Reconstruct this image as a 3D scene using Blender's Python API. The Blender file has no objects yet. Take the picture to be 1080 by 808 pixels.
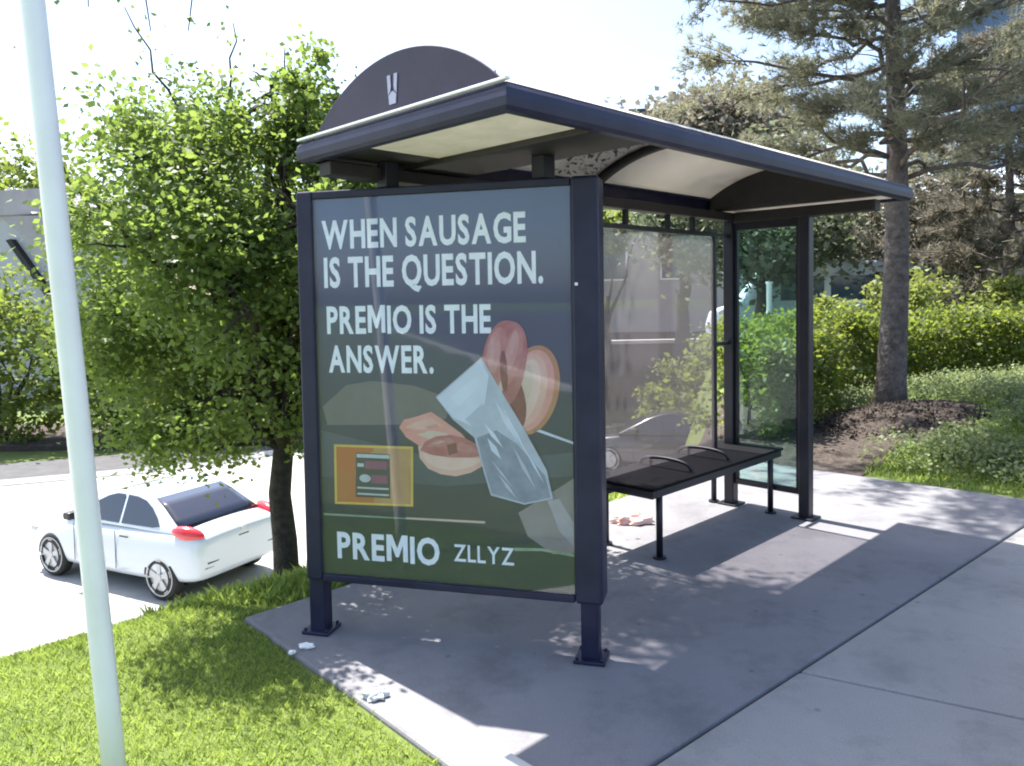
import bpy, bmesh, math, random
import numpy as np
from mathutils import Vector, Matrix
rad = math.radians
sc = bpy.context.scene
COL = sc.collection
PSI = rad(-45.04)
S = Vector((math.cos(PSI), math.sin(PSI), 0)); L = Vector((-math.sin(PSI), math.cos(PSI), 0))
def SL(s, l, z=0.0): return Vector((S.x*s+L.x*l, S.y*s+L.y*l, z))
def smooth(a, b, x):
    t = min(1, max(0, (x-a)/(b-a))); return t*t*(3-2*t)

# ------------------------------------------------------------------ materials
def mat(name, col, rough=0.6, metal=0.0, noise=0.0, nscale=8.0, bump=0.0, bscale=60.0, spec=0.5, col2=None, detail=6, coat=0.0, rnd=0.0):
    m = bpy.data.materials.new(name); m.use_nodes = True
    nt = m.node_tree; b = nt.nodes['Principled BSDF']
    b.inputs['Roughness'].default_value = rough; b.inputs['Metallic'].default_value = metal
    b.inputs['Specular IOR Level'].default_value = spec; b.inputs['Coat Weight'].default_value = coat
    b.inputs['Base Color'].default_value = (*col, 1)
    tc = nt.nodes.new('ShaderNodeTexCoord')
    src = None
    if noise or col2:
        n = nt.nodes.new('ShaderNodeTexNoise'); n.inputs['Scale'].default_value = nscale; n.inputs['Detail'].default_value = detail
        n.inputs['Roughness'].default_value = 0.65
        nt.links.new(tc.outputs['Object'], n.inputs['Vector'])
        r = nt.nodes.new('ShaderNodeValToRGB'); r.color_ramp.elements[0].position = 0.32; r.color_ramp.elements[1].position = 0.68
        c2 = col2 if col2 else tuple(min(1, c*(1+noise)) for c in col)
        c1 = col if col2 else tuple(c*(1-noise) for c in col)
        r.color_ramp.elements[0].color = (*c1, 1); r.color_ramp.elements[1].color = (*c2, 1)
        nt.links.new(n.outputs['Fac'], r.inputs['Fac']); src = r.outputs['Color']
        nt.links.new(src, b.inputs['Base Color'])
    if bump:
        n2 = nt.nodes.new('ShaderNodeTexNoise'); n2.inputs['Scale'].default_value = bscale; n2.inputs['Detail'].default_value = 8
        nt.links.new(tc.outputs['Object'], n2.inputs['Vector'])
        bp = nt.nodes.new('ShaderNodeBump'); bp.inputs['Strength'].default_value = bump; bp.inputs['Distance'].default_value = 0.02
        nt.links.new(n2.outputs['Fac'], bp.inputs['Height']); nt.links.new(bp.outputs['Normal'], b.inputs['Normal'])
    return m

def concrete_mat(name, dark, light, stain):
    m = bpy.data.materials.new(name); m.use_nodes = True; nt = m.node_tree; b = nt.nodes['Principled BSDF']; b.inputs['Roughness'].default_value = .88; b.inputs['Specular IOR Level'].default_value = .35
    tc = nt.nodes.new('ShaderNodeTexCoord')
    def noise(s, d, ro=.6):
        n = nt.nodes.new('ShaderNodeTexNoise'); n.inputs['Scale'].default_value = s; n.inputs['Detail'].default_value = d; n.inputs['Roughness'].default_value = ro; nt.links.new(tc.outputs['Object'], n.inputs['Vector']); return n
    def ramp(src, p0, c0, p1, c1):
        r = nt.nodes.new('ShaderNodeValToRGB'); r.color_ramp.elements[0].position = p0; r.color_ramp.elements[1].position = p1; r.color_ramp.elements[0].color = (*c0, 1); r.color_ramp.elements[1].color = (*c1, 1); nt.links.new(src, r.inputs['Fac']); return r.outputs['Color']
    def mul(a, c, f=1):
        x = nt.nodes.new('ShaderNodeMix'); x.data_type = 'RGBA'; x.blend_type = 'MULTIPLY'; x.inputs[0].default_value = f; nt.links.new(a, x.inputs[6]); nt.links.new(c, x.inputs[7]); return x.outputs[2]
    base = ramp(noise(1.3, 7).outputs['Fac'], .3, dark, .7, light)
    grain = ramp(noise(170, 3, .8).outputs['Fac'], .30, (.72, .72, .72), .62, (1, 1, 1))
    st = ramp(noise(2.7, 9, .72).outputs['Fac'], .36, (stain, stain, stain), .50, (1, 1, 1))
    v = nt.nodes.new('ShaderNodeTexVoronoi'); v.inputs['Scale'].default_value = 4.5; v.inputs['Randomness'].default_value = 1; nt.links.new(tc.outputs['Object'], v.inputs['Vector'])
    spots = ramp(v.outputs['Distance'], .045, (.5, .5, .5), .075, (1, 1, 1))
    nt.links.new(mul(mul(mul(base, grain), st), spots, .6), b.inputs['Base Color'])
    bp = nt.nodes.new('ShaderNodeBump'); bp.inputs['Strength'].default_value = .3; bp.inputs['Distance'].default_value = .01; nt.links.new(noise(140, 6, .7).outputs['Fac'], bp.inputs['Height']); nt.links.new(bp.outputs['Normal'], b.inputs['Normal'])
    return m

def leaf_mat(name, dark, light, trans, tw=0.35, rough=0.55):
    """diffuse + translucent leaf, each leaf its own shade"""
    m = bpy.data.materials.new(name); m.use_nodes = True
    nt = m.node_tree; nt.nodes.clear()
    out = nt.nodes.new('ShaderNodeOutputMaterial')
    geo = nt.nodes.new('ShaderNodeNewGeometry')
    r = nt.nodes.new('ShaderNodeValToRGB'); r.color_ramp.elements[0].color = (*dark, 1); r.color_ramp.elements[1].color = (*light, 1)
    nt.links.new(geo.outputs['Random Per Island'], r.inputs['Fac'])
    b = nt.nodes.new('ShaderNodeBsdfPrincipled'); b.inputs['Roughness'].default_value = rough; b.inputs['Specular IOR Level'].default_value = 0.4
    nt.links.new(r.outputs['Color'], b.inputs['Base Color'])
    t = nt.nodes.new('ShaderNodeBsdfTranslucent'); t.inputs['Color'].default_value = (*trans, 1)
    mx = nt.nodes.new('ShaderNodeMixShader'); mx.inputs['Fac'].default_value = tw
    nt.links.new(b.outputs[0], mx.inputs[1]); nt.links.new(t.outputs[0], mx.inputs[2]); nt.links.new(mx.outputs[0], out.inputs['Surface'])
    return m

def glass_mat(name, tint, gloss=1.0, haze=0.0, hazecol=(.4, .4, .45)):
    """thin pane: transparent with fresnel reflection, optional haze film"""
    m = bpy.data.materials.new(name); m.use_nodes = True
    nt = m.node_tree; nt.nodes.clear()
    out = nt.nodes.new('ShaderNodeOutputMaterial')
    tr = nt.nodes.new('ShaderNodeBsdfTransparent'); tr.inputs['Color'].default_value = (*tint, 1)
    df = nt.nodes.new('ShaderNodeBsdfTranslucent'); df.inputs['Color'].default_value = (*hazecol, 1)
    d2 = nt.nodes.new('ShaderNodeBsdfDiffuse'); d2.inputs['Color'].default_value = (*hazecol, 1)
    md = nt.nodes.new('ShaderNodeMixShader'); md.inputs['Fac'].default_value = .5
    nt.links.new(df.outputs[0], md.inputs[1]); nt.links.new(d2.outputs[0], md.inputs[2])
    m1 = nt.nodes.new('ShaderNodeMixShader'); m1.inputs['Fac'].default_value = haze
    nt.links.new(tr.outputs[0], m1.inputs[1]); nt.links.new(md.outputs[0], m1.inputs[2])
    gl = nt.nodes.new('ShaderNodeBsdfGlossy'); gl.inputs['Roughness'].default_value = 0.03
    lw = nt.nodes.new('ShaderNodeLayerWeight'); lw.inputs['Blend'].default_value = .5
    pw = nt.nodes.new('ShaderNodeMath'); pw.operation = 'POWER'; pw.inputs[1].default_value = 5; nt.links.new(lw.outputs['Facing'], pw.inputs[0])
    ma = nt.nodes.new('ShaderNodeMath'); ma.operation = 'MULTIPLY_ADD'; ma.inputs[1].default_value = .96; ma.inputs[2].default_value = .04; nt.links.new(pw.outputs[0], ma.inputs[0])
    mu = nt.nodes.new('ShaderNodeMath'); mu.operation = 'MULTIPLY'; mu.inputs[1].default_value = gloss; nt.links.new(ma.outputs[0], mu.inputs[0])
    m2 = nt.nodes.new('ShaderNodeMixShader'); nt.links.new(mu.outputs[0], m2.inputs['Fac'])
    nt.links.new(m1.outputs[0], m2.inputs[1]); nt.links.new(gl.outputs[0], m2.inputs[2]); nt.links.new(m2.outputs[0], out.inputs['Surface'])
    return m

def acrylic_mat(name, col, tw=0.6):
    m = bpy.data.materials.new(name); m.use_nodes = True
    nt = m.node_tree; nt.nodes.clear()
    out = nt.nodes.new('ShaderNodeOutputMaterial')
    b = nt.nodes.new('ShaderNodeBsdfPrincipled'); b.inputs['Roughness'].default_value = 0.35
    tc = nt.nodes.new('ShaderNodeTexCoord'); n = nt.nodes.new('ShaderNodeTexNoise'); n.inputs['Scale'].default_value = 3; n.inputs['Detail'].default_value = 8
    nt.links.new(tc.outputs['Object'], n.inputs['Vector'])
    r = nt.nodes.new('ShaderNodeValToRGB'); r.color_ramp.elements[0].color = (*[c*.8 for c in col], 1); r.color_ramp.elements[1].color = (*col, 1)
    nt.links.new(n.outputs['Fac'], r.inputs['Fac']); nt.links.new(r.outputs[0], b.inputs['Base Color'])
    t = nt.nodes.new('ShaderNodeBsdfTranslucent'); nt.links.new(r.outputs[0], t.inputs['Color'])
    mx = nt.nodes.new('ShaderNodeMixShader'); mx.inputs['Fac'].default_value = tw
    nt.links.new(b.outputs[0], mx.inputs[1]); nt.links.new(t.outputs[0], mx.inputs[2]); nt.links.new(mx.outputs[0], out.inputs['Surface'])
    return m

M = {}
M['steel'] = mat('navy_powder_coat', (.008, .009, .034), .42, 0, .25, 5, .05, 300, spec=.35, col2=(.022, .023, .055), detail=10)
M['steel2'] = mat('dark_post_coat', (.010, .011, .022), .42, 0, .3, 10, .05, 300)
M['benchm'] = mat('bench_black', (.004, .004, .0055), .75, 0, .3, 20, .1, 200, spec=.12)
M['inner'] = mat('dark_ceiling_metal', (.018, .016, .016), .6, 0, .3, 10)
M['palemetal'] = mat('pale_metal', (.75, .76, .78), .3, .3)
M['acrylic'] = acrylic_mat('milky_acrylic', (.86, .82, .76), .20)
M['soffit'] = mat('cream_soffit', (.86, .76, .70), .6, 0, .12, 6)
M['bglass'] = glass_mat('hazed_back_glass', (.86, .84, .86), 1.3, .15, (.36, .33, .335))  # haze stands in for reflections on the pane, mixed into its colour
M['eglass'] = glass_mat('end_glass', (.72, .86, .84), 1.0, .03, (.3, .38, .36))
M['pglass'] = glass_mat('poster_cover_glass', (.96, .975, 1), .95, .02, (.4, .45, .6))
M['white'] = mat('white_paint', (.84, .84, .83), .3, 0, .05, 3, col2=(.93, .93, .92), detail=9)
M['carwhite'] = mat('white_car_paint', (.52, .57, .63), .22, 0, coat=.8)
M['cardark'] = mat('black_car_paint', (.015, .016, .02), .2, 0, coat=1)
M['carglass'] = mat('dark_car_glass', (.018, .02, .035), .05, 0, spec=.9)
M['tyre'] = mat('tyre_rubber', (.02, .02, .021), .85, 0, .2, 30)
M['rim'] = mat('alloy_rim', (.42, .43, .45), .4, .5)
M['red'] = mat('red_lens', (.55, .02, .03), .15, 0, coat=.6)
M['blacktrim'] = mat('black_trim', (.02, .02, .022), .5)
M['plate'] = mat('number_plate', (.5, .52, .5), .5)
M['bark'] = mat('pine_bark', (.055, .045, .04), .95, 0, bump=1.0, bscale=26, col2=(.17, .14, .13), nscale=14)
M['bark2'] = mat('maple_bark', (.03, .024, .02), .95, 0, bump=.8, bscale=40, col2=(.08, .065, .055), nscale=20)
M['mulch'] = mat('bark_mulch', (.018, .014, .012), 1, 0, bump=1.0, bscale=45, col2=(.10, .075, .06), nscale=22)
M['maple'] = leaf_mat('maple_leaf', (.033, .060, .018), (.165, .225, .062), (.31, .43, .085), .42)
M['hedge'] = leaf_mat('hedge_leaf', (.02, .035, .012), (.13, .17, .035), (.34, .42, .06), .4)
M['shrub'] = leaf_mat('shrub_leaf', (.08, .11, .03), (.22, .26, .07), (.34, .40, .09), .4)
M['cover'] = leaf_mat('ground_cover_leaf', (.09, .12, .05), (.24, .29, .13), (.30, .36, .13), .35)
M['fartree'] = leaf_mat('far_tree_leaf', (.04, .065, .02), (.15, .19, .045), (.30, .38, .06), .42)
M['grey_green'] = leaf_mat('grey_green_leaf', (.05, .065, .045), (.17, .20, .13), (.22, .26, .14), .35)
M['brown'] = leaf_mat('brown_leaf', (.075, .07, .055), (.24, .22, .175), (.24, .22, .16), .35)
M['needle'] = leaf_mat('pine_needle', (.10, .105, .075), (.33, .32, .24), (.34, .34, .22), .45)
M['grass'] = leaf_mat('grass_blade', (.09, .145, .03), (.22, .295, .075), (.42, .54, .11), .48)
for n_ in M['grass'].node_tree.nodes:
    if n_.type == 'VALTORGB':
        e_ = n_.color_ramp.elements.new(.955); e_.color = n_.color_ramp.elements[-1].color; n_.color_ramp.elements[-1].color = (.36, .30, .15, 1)
M['concrete'] = concrete_mat('sidewalk_concrete', (.195, .193, .212), (.26, .255, .268), .78)
M['concrete2'] = concrete_mat('outer_slab_concrete', (.295, .285, .28), (.375, .362, .35), .80)  # paler slab; light through the roof is also put into its colour
M['lot'] = mat('lot_paving', (.34, .34, .33), .9, 0, .0, .6, .2, 60, col2=(.46, .45, .43))
M['asphalt'] = mat('asphalt', (.075, .075, .08), .9, 0, .25, 3, .3, 120)
M['kerb'] = mat('kerb_concrete', (.50, .49, .47), .9, 0, .15, 4, .2, 90)
M['soil'] = mat('lawn_soil', (.08, .12, .022), .95, 0, .0, 3, .6, 50, col2=(.13, .17, .035))
M['paper'] = mat('white_paper', (.8, .8, .8), .7)
M['film'] = mat('crumpled_film', (.55, .56, .56), .25, 0, .2, 20)
M['redpaper'] = mat('red_white_wrapper', (.72, .26, .22), .6, 0, 0, 9, col2=(.85, .72, .68))

# ------------------------------------------------------------------ mesh helpers
class MB:
    def __init__(self): self.bm = bmesh.new(); self.mi = 0
    def face(self, vs):
        try: f = self.bm.faces.new(vs); f.material_index = self.mi; return f
        except ValueError: return None
    def box(self, x0, x1, y0, y1, z0, z1, M4=None):
        c = [Vector((x, y, z)) for z in (z0, z1) for (x, y) in ((x0, y0), (x1, y0), (x1, y1), (x0, y1))]
        if M4: c = [M4 @ p for p in c]
        v = [self.bm.verts.new(p) for p in c]
        for q in ((3, 2, 1, 0), (4, 5, 6, 7), (0, 1, 5, 4), (1, 2, 6, 5), (2, 3, 7, 6), (3, 0, 4, 7)): self.face([v[i] for i in q])
        return self
    def tube(self, pts, rs, n=8, caps=True):
        pts = [Vector(p) for p in pts]
        if not hasattr(rs, '__len__'): rs = [rs]*len(pts)
        rings = []; ref = None
        for i, p in enumerate(pts):
            d = (pts[min(i+1, len(pts)-1)]-pts[max(i-1, 0)]).normalized()
            if ref is None: ref = Vector((1, 0, 0)) if abs(d.x) < .8 else Vector((0, 1, 0))
            a = (ref-d*ref.dot(d)).normalized(); b = d.cross(a); ref = a
            rings.append([self.bm.verts.new(p+(a*math.cos(2*math.pi*k/n)+b*math.sin(2*math.pi*k/n))*rs[i]) for k in range(n)])
        for r0, r1 in zip(rings, rings[1:]):
            for k in range(n): self.face([r0[k], r0[(k+1) % n], r1[(k+1) % n], r1[k]])
        if caps: self.face(rings[0][::-1]); self.face(rings[-1])
        return self
    def prism(self, pts, d, M4=None):
        """extrude polygon pts (3-D) by the vector d"""
        d = Vector(d); a = [Vector(p) for p in pts]; b = [p+d for p in a]
        if M4: a = [M4 @ p for p in a]; b = [M4 @ p for p in b]
        va = [self.bm.verts.new(p) for p in a]; vb = [self.bm.verts.new(p) for p in b]
        self.face(va[::-1]); self.face(vb); n = len(va)
        for i in range(n): self.face([va[i], va[(i+1) % n], vb[(i+1) % n], vb[i]])
        return self
    def loft(self, rings, closed=True, caps=True):
        R = [[self.bm.verts.new(p) for p in r] for r in rings]; n = len(R[0])
        for a, b in zip(R, R[1:]):
            for k in range(n if closed else n-1): self.face([a[k], a[(k+1) % n], b[(k+1) % n], b[k]])
        if caps: self.face(R[0][::-1]); self.face(R[-1])
        return self
    def build(self, name, m, parent=None, bevel=0.0, smoothed=False, segs=2):
        bm = self.bm
        bmesh.ops.recalc_face_normals(bm, faces=bm.faces)
        if bevel:
            es = [e for e in bm.edges if len(e.link_faces) == 2 and e.calc_face_angle(0) > rad(35)]
            bmesh.ops.bevel(bm, geom=es, offset=bevel, segments=segs, affect='EDGES', profile=.5, clamp_overlap=True)
        me = bpy.data.meshes.new(name); bm.to_mesh(me); bm.free()
        for k in (m if isinstance(m, list) else [m]): me.materials.append(k)
        if smoothed: me.polygons.foreach_set('use_smooth', [True]*len(me.polygons))
        return link(name, me, parent)
def link(name, me, parent=None):
    o = bpy.data.objects.new(name, me); COL.objects.link(o)
    if parent: o.parent = parent
    return o
def tag(o, label, cat, group=None):
    o['label'] = label; o['category'] = cat
    if group: o['group'] = group
    return o
def struct(o): o['kind'] = 'structure'; return o
def stuff(o): o['kind'] = 'stuff'; return o
def thing(name, label, cat, loc=(0, 0, 0), rz=0, group=None):
    o = bpy.data.objects.new(name, None); COL.objects.link(o); o.location = loc; o.rotation_euler = (0, 0, rz); o.empty_display_size = .2
    return tag(o, label, cat, group)
def dup(root, loc, rz, label):
    r = root.copy(); COL.objects.link(r); r.location = loc; r.rotation_euler = (0, 0, rz); r['label'] = label
    for ch in list(root.children):
        c = ch.copy(); COL.objects.link(c); c.parent = r
        for g in list(ch.children):
            d = g.copy(); COL.objects.link(d); d.parent = c
    return r
def applied(o):
    """bake the modifiers of o into its mesh"""
    dg = bpy.context.evaluated_depsgraph_get(); dg.update()
    me = bpy.data.meshes.new_from_object(o.evaluated_get(dg)); o.modifiers.clear(); o.data = me; return o

def leaf_mesh(name, P, size, seed, wid=.62, up=.35, jit=.35):
    rg = np.random.default_rng(seed); N = len(P)
    a = rg.normal(size=(N, 3)); a[:, 2] *= .7; a /= np.linalg.norm(a, axis=1)[:, None]
    t = rg.normal(size=(N, 3)); t[:, 2] += up*2
    b = np.cross(a, t); b /= np.linalg.norm(b, axis=1)[:, None]+1e-9
    sz = size*(1+rg.uniform(-jit, jit, N))[:, None]
    fold = np.cross(a, b)*sz*.08
    V = np.stack([P-a*sz*.5, P+b*sz*wid*.5-a*sz*.05+fold, P+a*sz*.5, P-b*sz*wid*.5-a*sz*.05+fold], 1).reshape(-1, 3)
    return quads(name, V)
def quads(name, V):
    n = len(V)//4; me = bpy.data.meshes.new(name)
    me.vertices.add(len(V)); me.vertices.foreach_set('co', np.ascontiguousarray(V, dtype=np.float32).ravel())
    me.loops.add(4*n); me.loops.foreach_set('vertex_index', np.arange(4*n, dtype=np.int32))
    me.polygons.add(n); me.polygons.foreach_set('loop_start', np.arange(0, 4*n, 4, dtype=np.int32)); me.polygons.foreach_set('loop_total', np.full(n, 4, dtype=np.int32))
    me.update(calc_edges=True); me.validate(); return me
def blob_points(blobs, n, seed, clump=70, cs=.16, shell=.55, gaps=0.0):
    """leaf positions: clumps spread through ellipsoids (c, r, weight)"""
    rg = np.random.default_rng(seed); w = np.array([b[2] for b in blobs], float); w /= w.sum(); out = []
    for (c, r, _), ww in zip(blobs, w):
        k = max(3, int(n*ww/clump*(1.25 if gaps else 1))); d = rg.normal(size=(k, 3)); d /= np.linalg.norm(d, axis=1)[:, None]
        q = d*(shell+(1.06-shell)*rg.random(k)**.8)[:, None]
        cc = np.array(c)+q*np.array(r)
        sp = cs*np.mean(r)*rg.uniform(.5, 1.4, k)
        for i in range(k):
            g = cc[i]*gaps
            if gaps and math.sin(g[0]*1.3+g[2]*.7+1)+math.sin(g[1]*1.1-g[0]*.6)+math.sin(g[2]*1.5+g[1]*.8+2) < -.25: continue
            m = int(clump*rg.uniform(.5, 1.5)); out.append(cc[i]+rg.normal(size=(m, 3))*sp[i]*np.array([1, 1, .75]))
    return np.concatenate(out)

# ------------------------------------------------------------------ text
GL = {}
def glyph(ch, bold):
    """(vertices, polygons) of one flat letter, its left edge at x = 0"""
    if (ch, bold) in GL: return GL[ch, bold]
    if ch == 'M':
        v = [(0, 0), (0, .73), (.20, .73), (.38, .36), (.56, .73), (.76, .73), (.76, 0), (.59, 0), (.59, .46), (.43, .12), (.33, .12), (.17, .46), (.17, 0)]
        GL[ch, bold] = (np.array(v, float), [list(range(len(v)))]); return GL[ch, bold]
    cu = bpy.data.curves.new('glyph', 'FONT'); cu.body = ch; cu.size = 1; cu.offset = bold; cu.resolution_u = 3; cu.fill_mode = 'FRONT'
    o = bpy.data.objects.new('glyph', cu); COL.objects.link(o); dg = bpy.context.evaluated_depsgraph_get(); dg.update()
    me = bpy.data.meshes.new_from_object(o.evaluated_get(dg)); bpy.data.objects.remove(o); bpy.data.curves.remove(cu)
    v = np.array([w.co[:2] for w in me.vertices]); v[:, 0] -= v[:, 0].min(); f = [list(q.vertices) for q in me.polygons]
    bpy.data.meshes.remove(me); GL[ch, bold] = (v, f); return GL[ch, bold]
def text_mesh(s, m, x0, x1, z0, z1, y, parent, name='lettering', bold=.02, gap=.085):
    V = []; F = []; x = 0; n = 0
    for ch in s:
        if ch == ' ': x += .26; continue
        v, f = glyph(ch, bold); q = v.copy(); q[:, 0] += x; x = q[:, 0].max()+gap
        V.append(q); F += [[i+n for i in k] for k in f]; n += len(q)
    V = np.concatenate(V); cap = V[:, 1].max(); lo = min(0, 0)
    X = x0+V[:, 0]/V[:, 0].max()*(x1-x0); Z = z0+V[:, 1]/.745*(z1-z0)
    me = bpy.data.meshes.new(name); me.from_pydata([(a, y, b) for a, b in zip(X, Z)], [], F); me.materials.append(m)
    o = link(name, me, parent); so = o.modifiers.new('t', 'SOLIDIFY'); so.thickness = .0012; so.offset = 0; return applied(o)

# ------------------------------------------------------------------ ground
ZR = -2.6
def ground_z(x, y):
    s = x*S.x+y*S.y; l = x*L.x+y*L.y
    a = smooth(3.85, 7.3, -s); b = 1-smooth(-.9, .5, x-.245*y) if y > 0 else 1-smooth(-.9, .5, x)
    z = -.025+(ZR-.05+.025)*a*b
    if l > 6.6 and s < 3: z += .34*smooth(6.75, 9.3, l)*(1-a*b)*smooth(-4.6, -2.6, s)
    z += .012*math.sin(2.3*x+.6)*math.sin(1.9*y) if (l < 1.6 or s < -3.7) else 0
    if -3.8 < s and 1.5 < l < 7.0: z = min(z, -.02)
    if s > 1.1: z = -.2
    return z
def axis(lo, hi, a, b, fine):
    v = list(np.arange(a, b+fine/2, fine)); st = fine; x = a
    while x > lo: st *= 1.25; x -= st; v.insert(0, max(x, lo))
    st = fine; x = b
    while x < hi: st *= 1.25; x += st; v.append(min(x, hi))
    return v
xs = axis(-400, 400, -9, 9, .22); ys = axis(-250, 900, 0, 14, .22)
bm = bmesh.new(); grid = [[bm.verts.new((x, y, ground_z(x, y))) for x in xs] for y in ys]
for j in range(len(ys)-1):
    for i in range(len(xs)-1): bm.faces.new([grid[j][i], grid[j][i+1], grid[j+1][i+1], grid[j+1][i]])
me = bpy.data.meshes.new('ground'); bm.to_mesh(me); bm.free(); me.materials.append(M['soil']); me.polygons.foreach_set('use_smooth', [True]*len(me.polygons))
struct(link('ground', me))

def slab(name, pts, m, z0=-.2, z1=0, bevel=.012):
    b = MB(); b.prism([SL(s, l, z0) for s, l in pts], (0, 0, z1-z0)); return struct(b.build(name, m, None, bevel))
# the long joint runs from (-1.50, 1.5) to (-1.14, 6.8)
def jl(l): return -1.50+(l-1.5)*.0679
slab('pavement', [(-3.62, 1.71), (jl(1.6)-.007, 1.585), (jl(6.72)-.007, 6.72), (-3.62, 6.64)], M['concrete'])
slab('pavement', [(jl(1.6)+.007, 1.585), (1.1, 1.47), (1.1, 3.72), (jl(3.02)+.007, 3.02)], M['concrete2'])
slab('pavement', [(jl(3.03)+.007, 3.03), (1.1, 3.73), (1.1, 6.95), (jl(6.72)+.007, 6.72)], M['concrete2'])
slab('kerb', [(-2.42, 1.655), (-1.2, 1.575), (-1.2, 1.79), (-2.36, 1.80)], M['kerb'], -.12, .014)
# lower parking lot
b = MB()
b.face([b.bm.verts.new(p) for p in (SL(-7.2, -60, ZR), SL(-7.2, 16.5, ZR), SL(-12, 21, ZR), SL(-19.5, 26, ZR), SL(-19.5, 8, ZR), SL(-22, 2, ZR), SL(-40, -10, ZR), SL(-70, -60, ZR))])
struct(b.build('parking_lot', M['lot']))
b = MB(); b.tube([SL(-19.5, 26, ZR+.02), SL(-19.5, 8, ZR+.02), SL(-22, 2, ZR+.02), SL(-40, -10, ZR+.02)], .12, 4); struct(b.build('kerb', M['kerb']))
b = MB()
b.face([b.bm.verts.new(p) for p in (SL(-19.6, 26, ZR+.06), SL(-19.6, 8, ZR+.06), SL(-22.1, 2, ZR+.06), SL(-40, -10, ZR+.06), SL(-44, -8, ZR+.06), SL(-24, 4, ZR+.06), SL(-21.8, 9, ZR+.06), SL(-21.8, 26, ZR+.06))])
struct(b.build('footpath', M['asphalt']))
# street in front, behind the camera
b = MB(); b.face([b.bm.verts.new(p) for p in (SL(1.25, -90, -.14), SL(60, -90, -.14), SL(60, 90, -.14), SL(1.25, 90, -.14))]); struct(b.build('road', M['asphalt']))
b = MB(); b.box(1.112, 1.25, -60, 60, -.2, .0); o = b.build('kerb', M['kerb'], None, .015); o.rotation_euler = (0, 0, PSI); struct(o)

# ------------------------------------------------------------------ grass
def grass(name, n, inside, h0, h1, w, seed, box):
    rg = np.random.default_rng(seed); P = []
    x0, x1, y0, y1 = box
    while len(P) < n:
        for x, y in zip(rg.uniform(x0, x1, 20000), rg.uniform(y0, y1, 20000)):
            if inside(x, y): P.append((x, y, ground_z(x, y)-.004))
            if len(P) >= n: break
    P = np.array(P); N = len(P); th = rg.uniform(0, 2*np.pi, N); h = rg.uniform(h0, h1, N)
    d = np.stack([np.cos(th), np.sin(th), np.zeros(N)], 1)*(w*rg.uniform(.6, 1.3, N))[:, None]
    lean = rg.normal(size=(N, 3))*.42; lean[:, 2] = 0
    top = P+np.stack([np.zeros(N), np.zeros(N), h], 1)+lean*h[:, None]
    mid = P+np.stack([np.zeros(N), np.zeros(N), h*.55], 1)+lean*h[:, None]*.35
    V = np.stack([P-d*.5, P+d*.5, mid+d*.45, top], 1).reshape(-1, 3)
    me = quads(name, V); me.materials.append(M['grass']); return stuff(link(name, me))
def in_left(x, y):
    s = x*S.x+y*S.y; l = x*L.x+y*L.y
    if s > -3.66: return l < 1.70-.059*(s+3.62)+.018*math.sin(9*s)+.01*math.sin(31*s) and s < .9
    return s > -6.2
grass('grass', 170000, in_left, .012, .038, .004, 5, (-4.6, 1.0, 1.7, 5.6))
def in_right(x, y):
    s = x*S.x+y*S.y; l = x*L.x+y*L.y
    if l < 6.78+.04*math.sin(7*s): return False
    return s > -2.6 and s < 1 and not ((x-4.0)**2/1.2+(y-8.2)**2/.85 < 1)
grass('grass', 30000, in_right, .03, .08, .014, 6, (2.6, 9.5, 4.5, 11.2))
def in_back(x, y):
    s = x*S.x+y*S.y
    return -5.4 < s < -3.64 and x*L.x+y*L.y < 6.0
grass('grass', 16000, in_back, .03, .09, .012, 7, (-2.0, 3.2, 4.0, 9.5))

# mulch mound round the pine
b = MB(); rg = random.Random(3); rings = []
for k in range(9):
    t = k/8; ring = []
    for i in range(40):
        a = 2*math.pi*i/40; rr = (1-t)*(1+.10*math.sin(3*a+1)+.06*math.sin(7*a))
        x = 4.0+1.12*rr*math.cos(a); y = 8.25+.95*rr*math.sin(a)
        ring.append(Vector((x, y, max(ground_z(x, y), -.02)-.05+.15*t**.7+rg.uniform(-.03, .03)*(1-t)**.2)))
    rings.append(ring)
b.loft(rings); stuff(b.build('mulch', M['mulch'], None, 0, True))
# bark chips on the mound
rgn = np.random.default_rng(8); a = rgn.uniform(0, 6.28, 2600); r = np.sqrt(rgn.random(2600))*.97
P = np.stack([4.0+1.12*r*np.cos(a), 8.25+.95*r*np.sin(a), np.zeros(2600)], 1)
P[:, 2] = [max(ground_z(x, y), -.02)-.035+.15*(1-q)**.7 for (x, y, _), q in zip(P, r)]
me = leaf_mesh('bark_chips', P, .075, 4, .3, 2.5); me.materials.append(M['mulch']); stuff(link('bark_chips', me))

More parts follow.
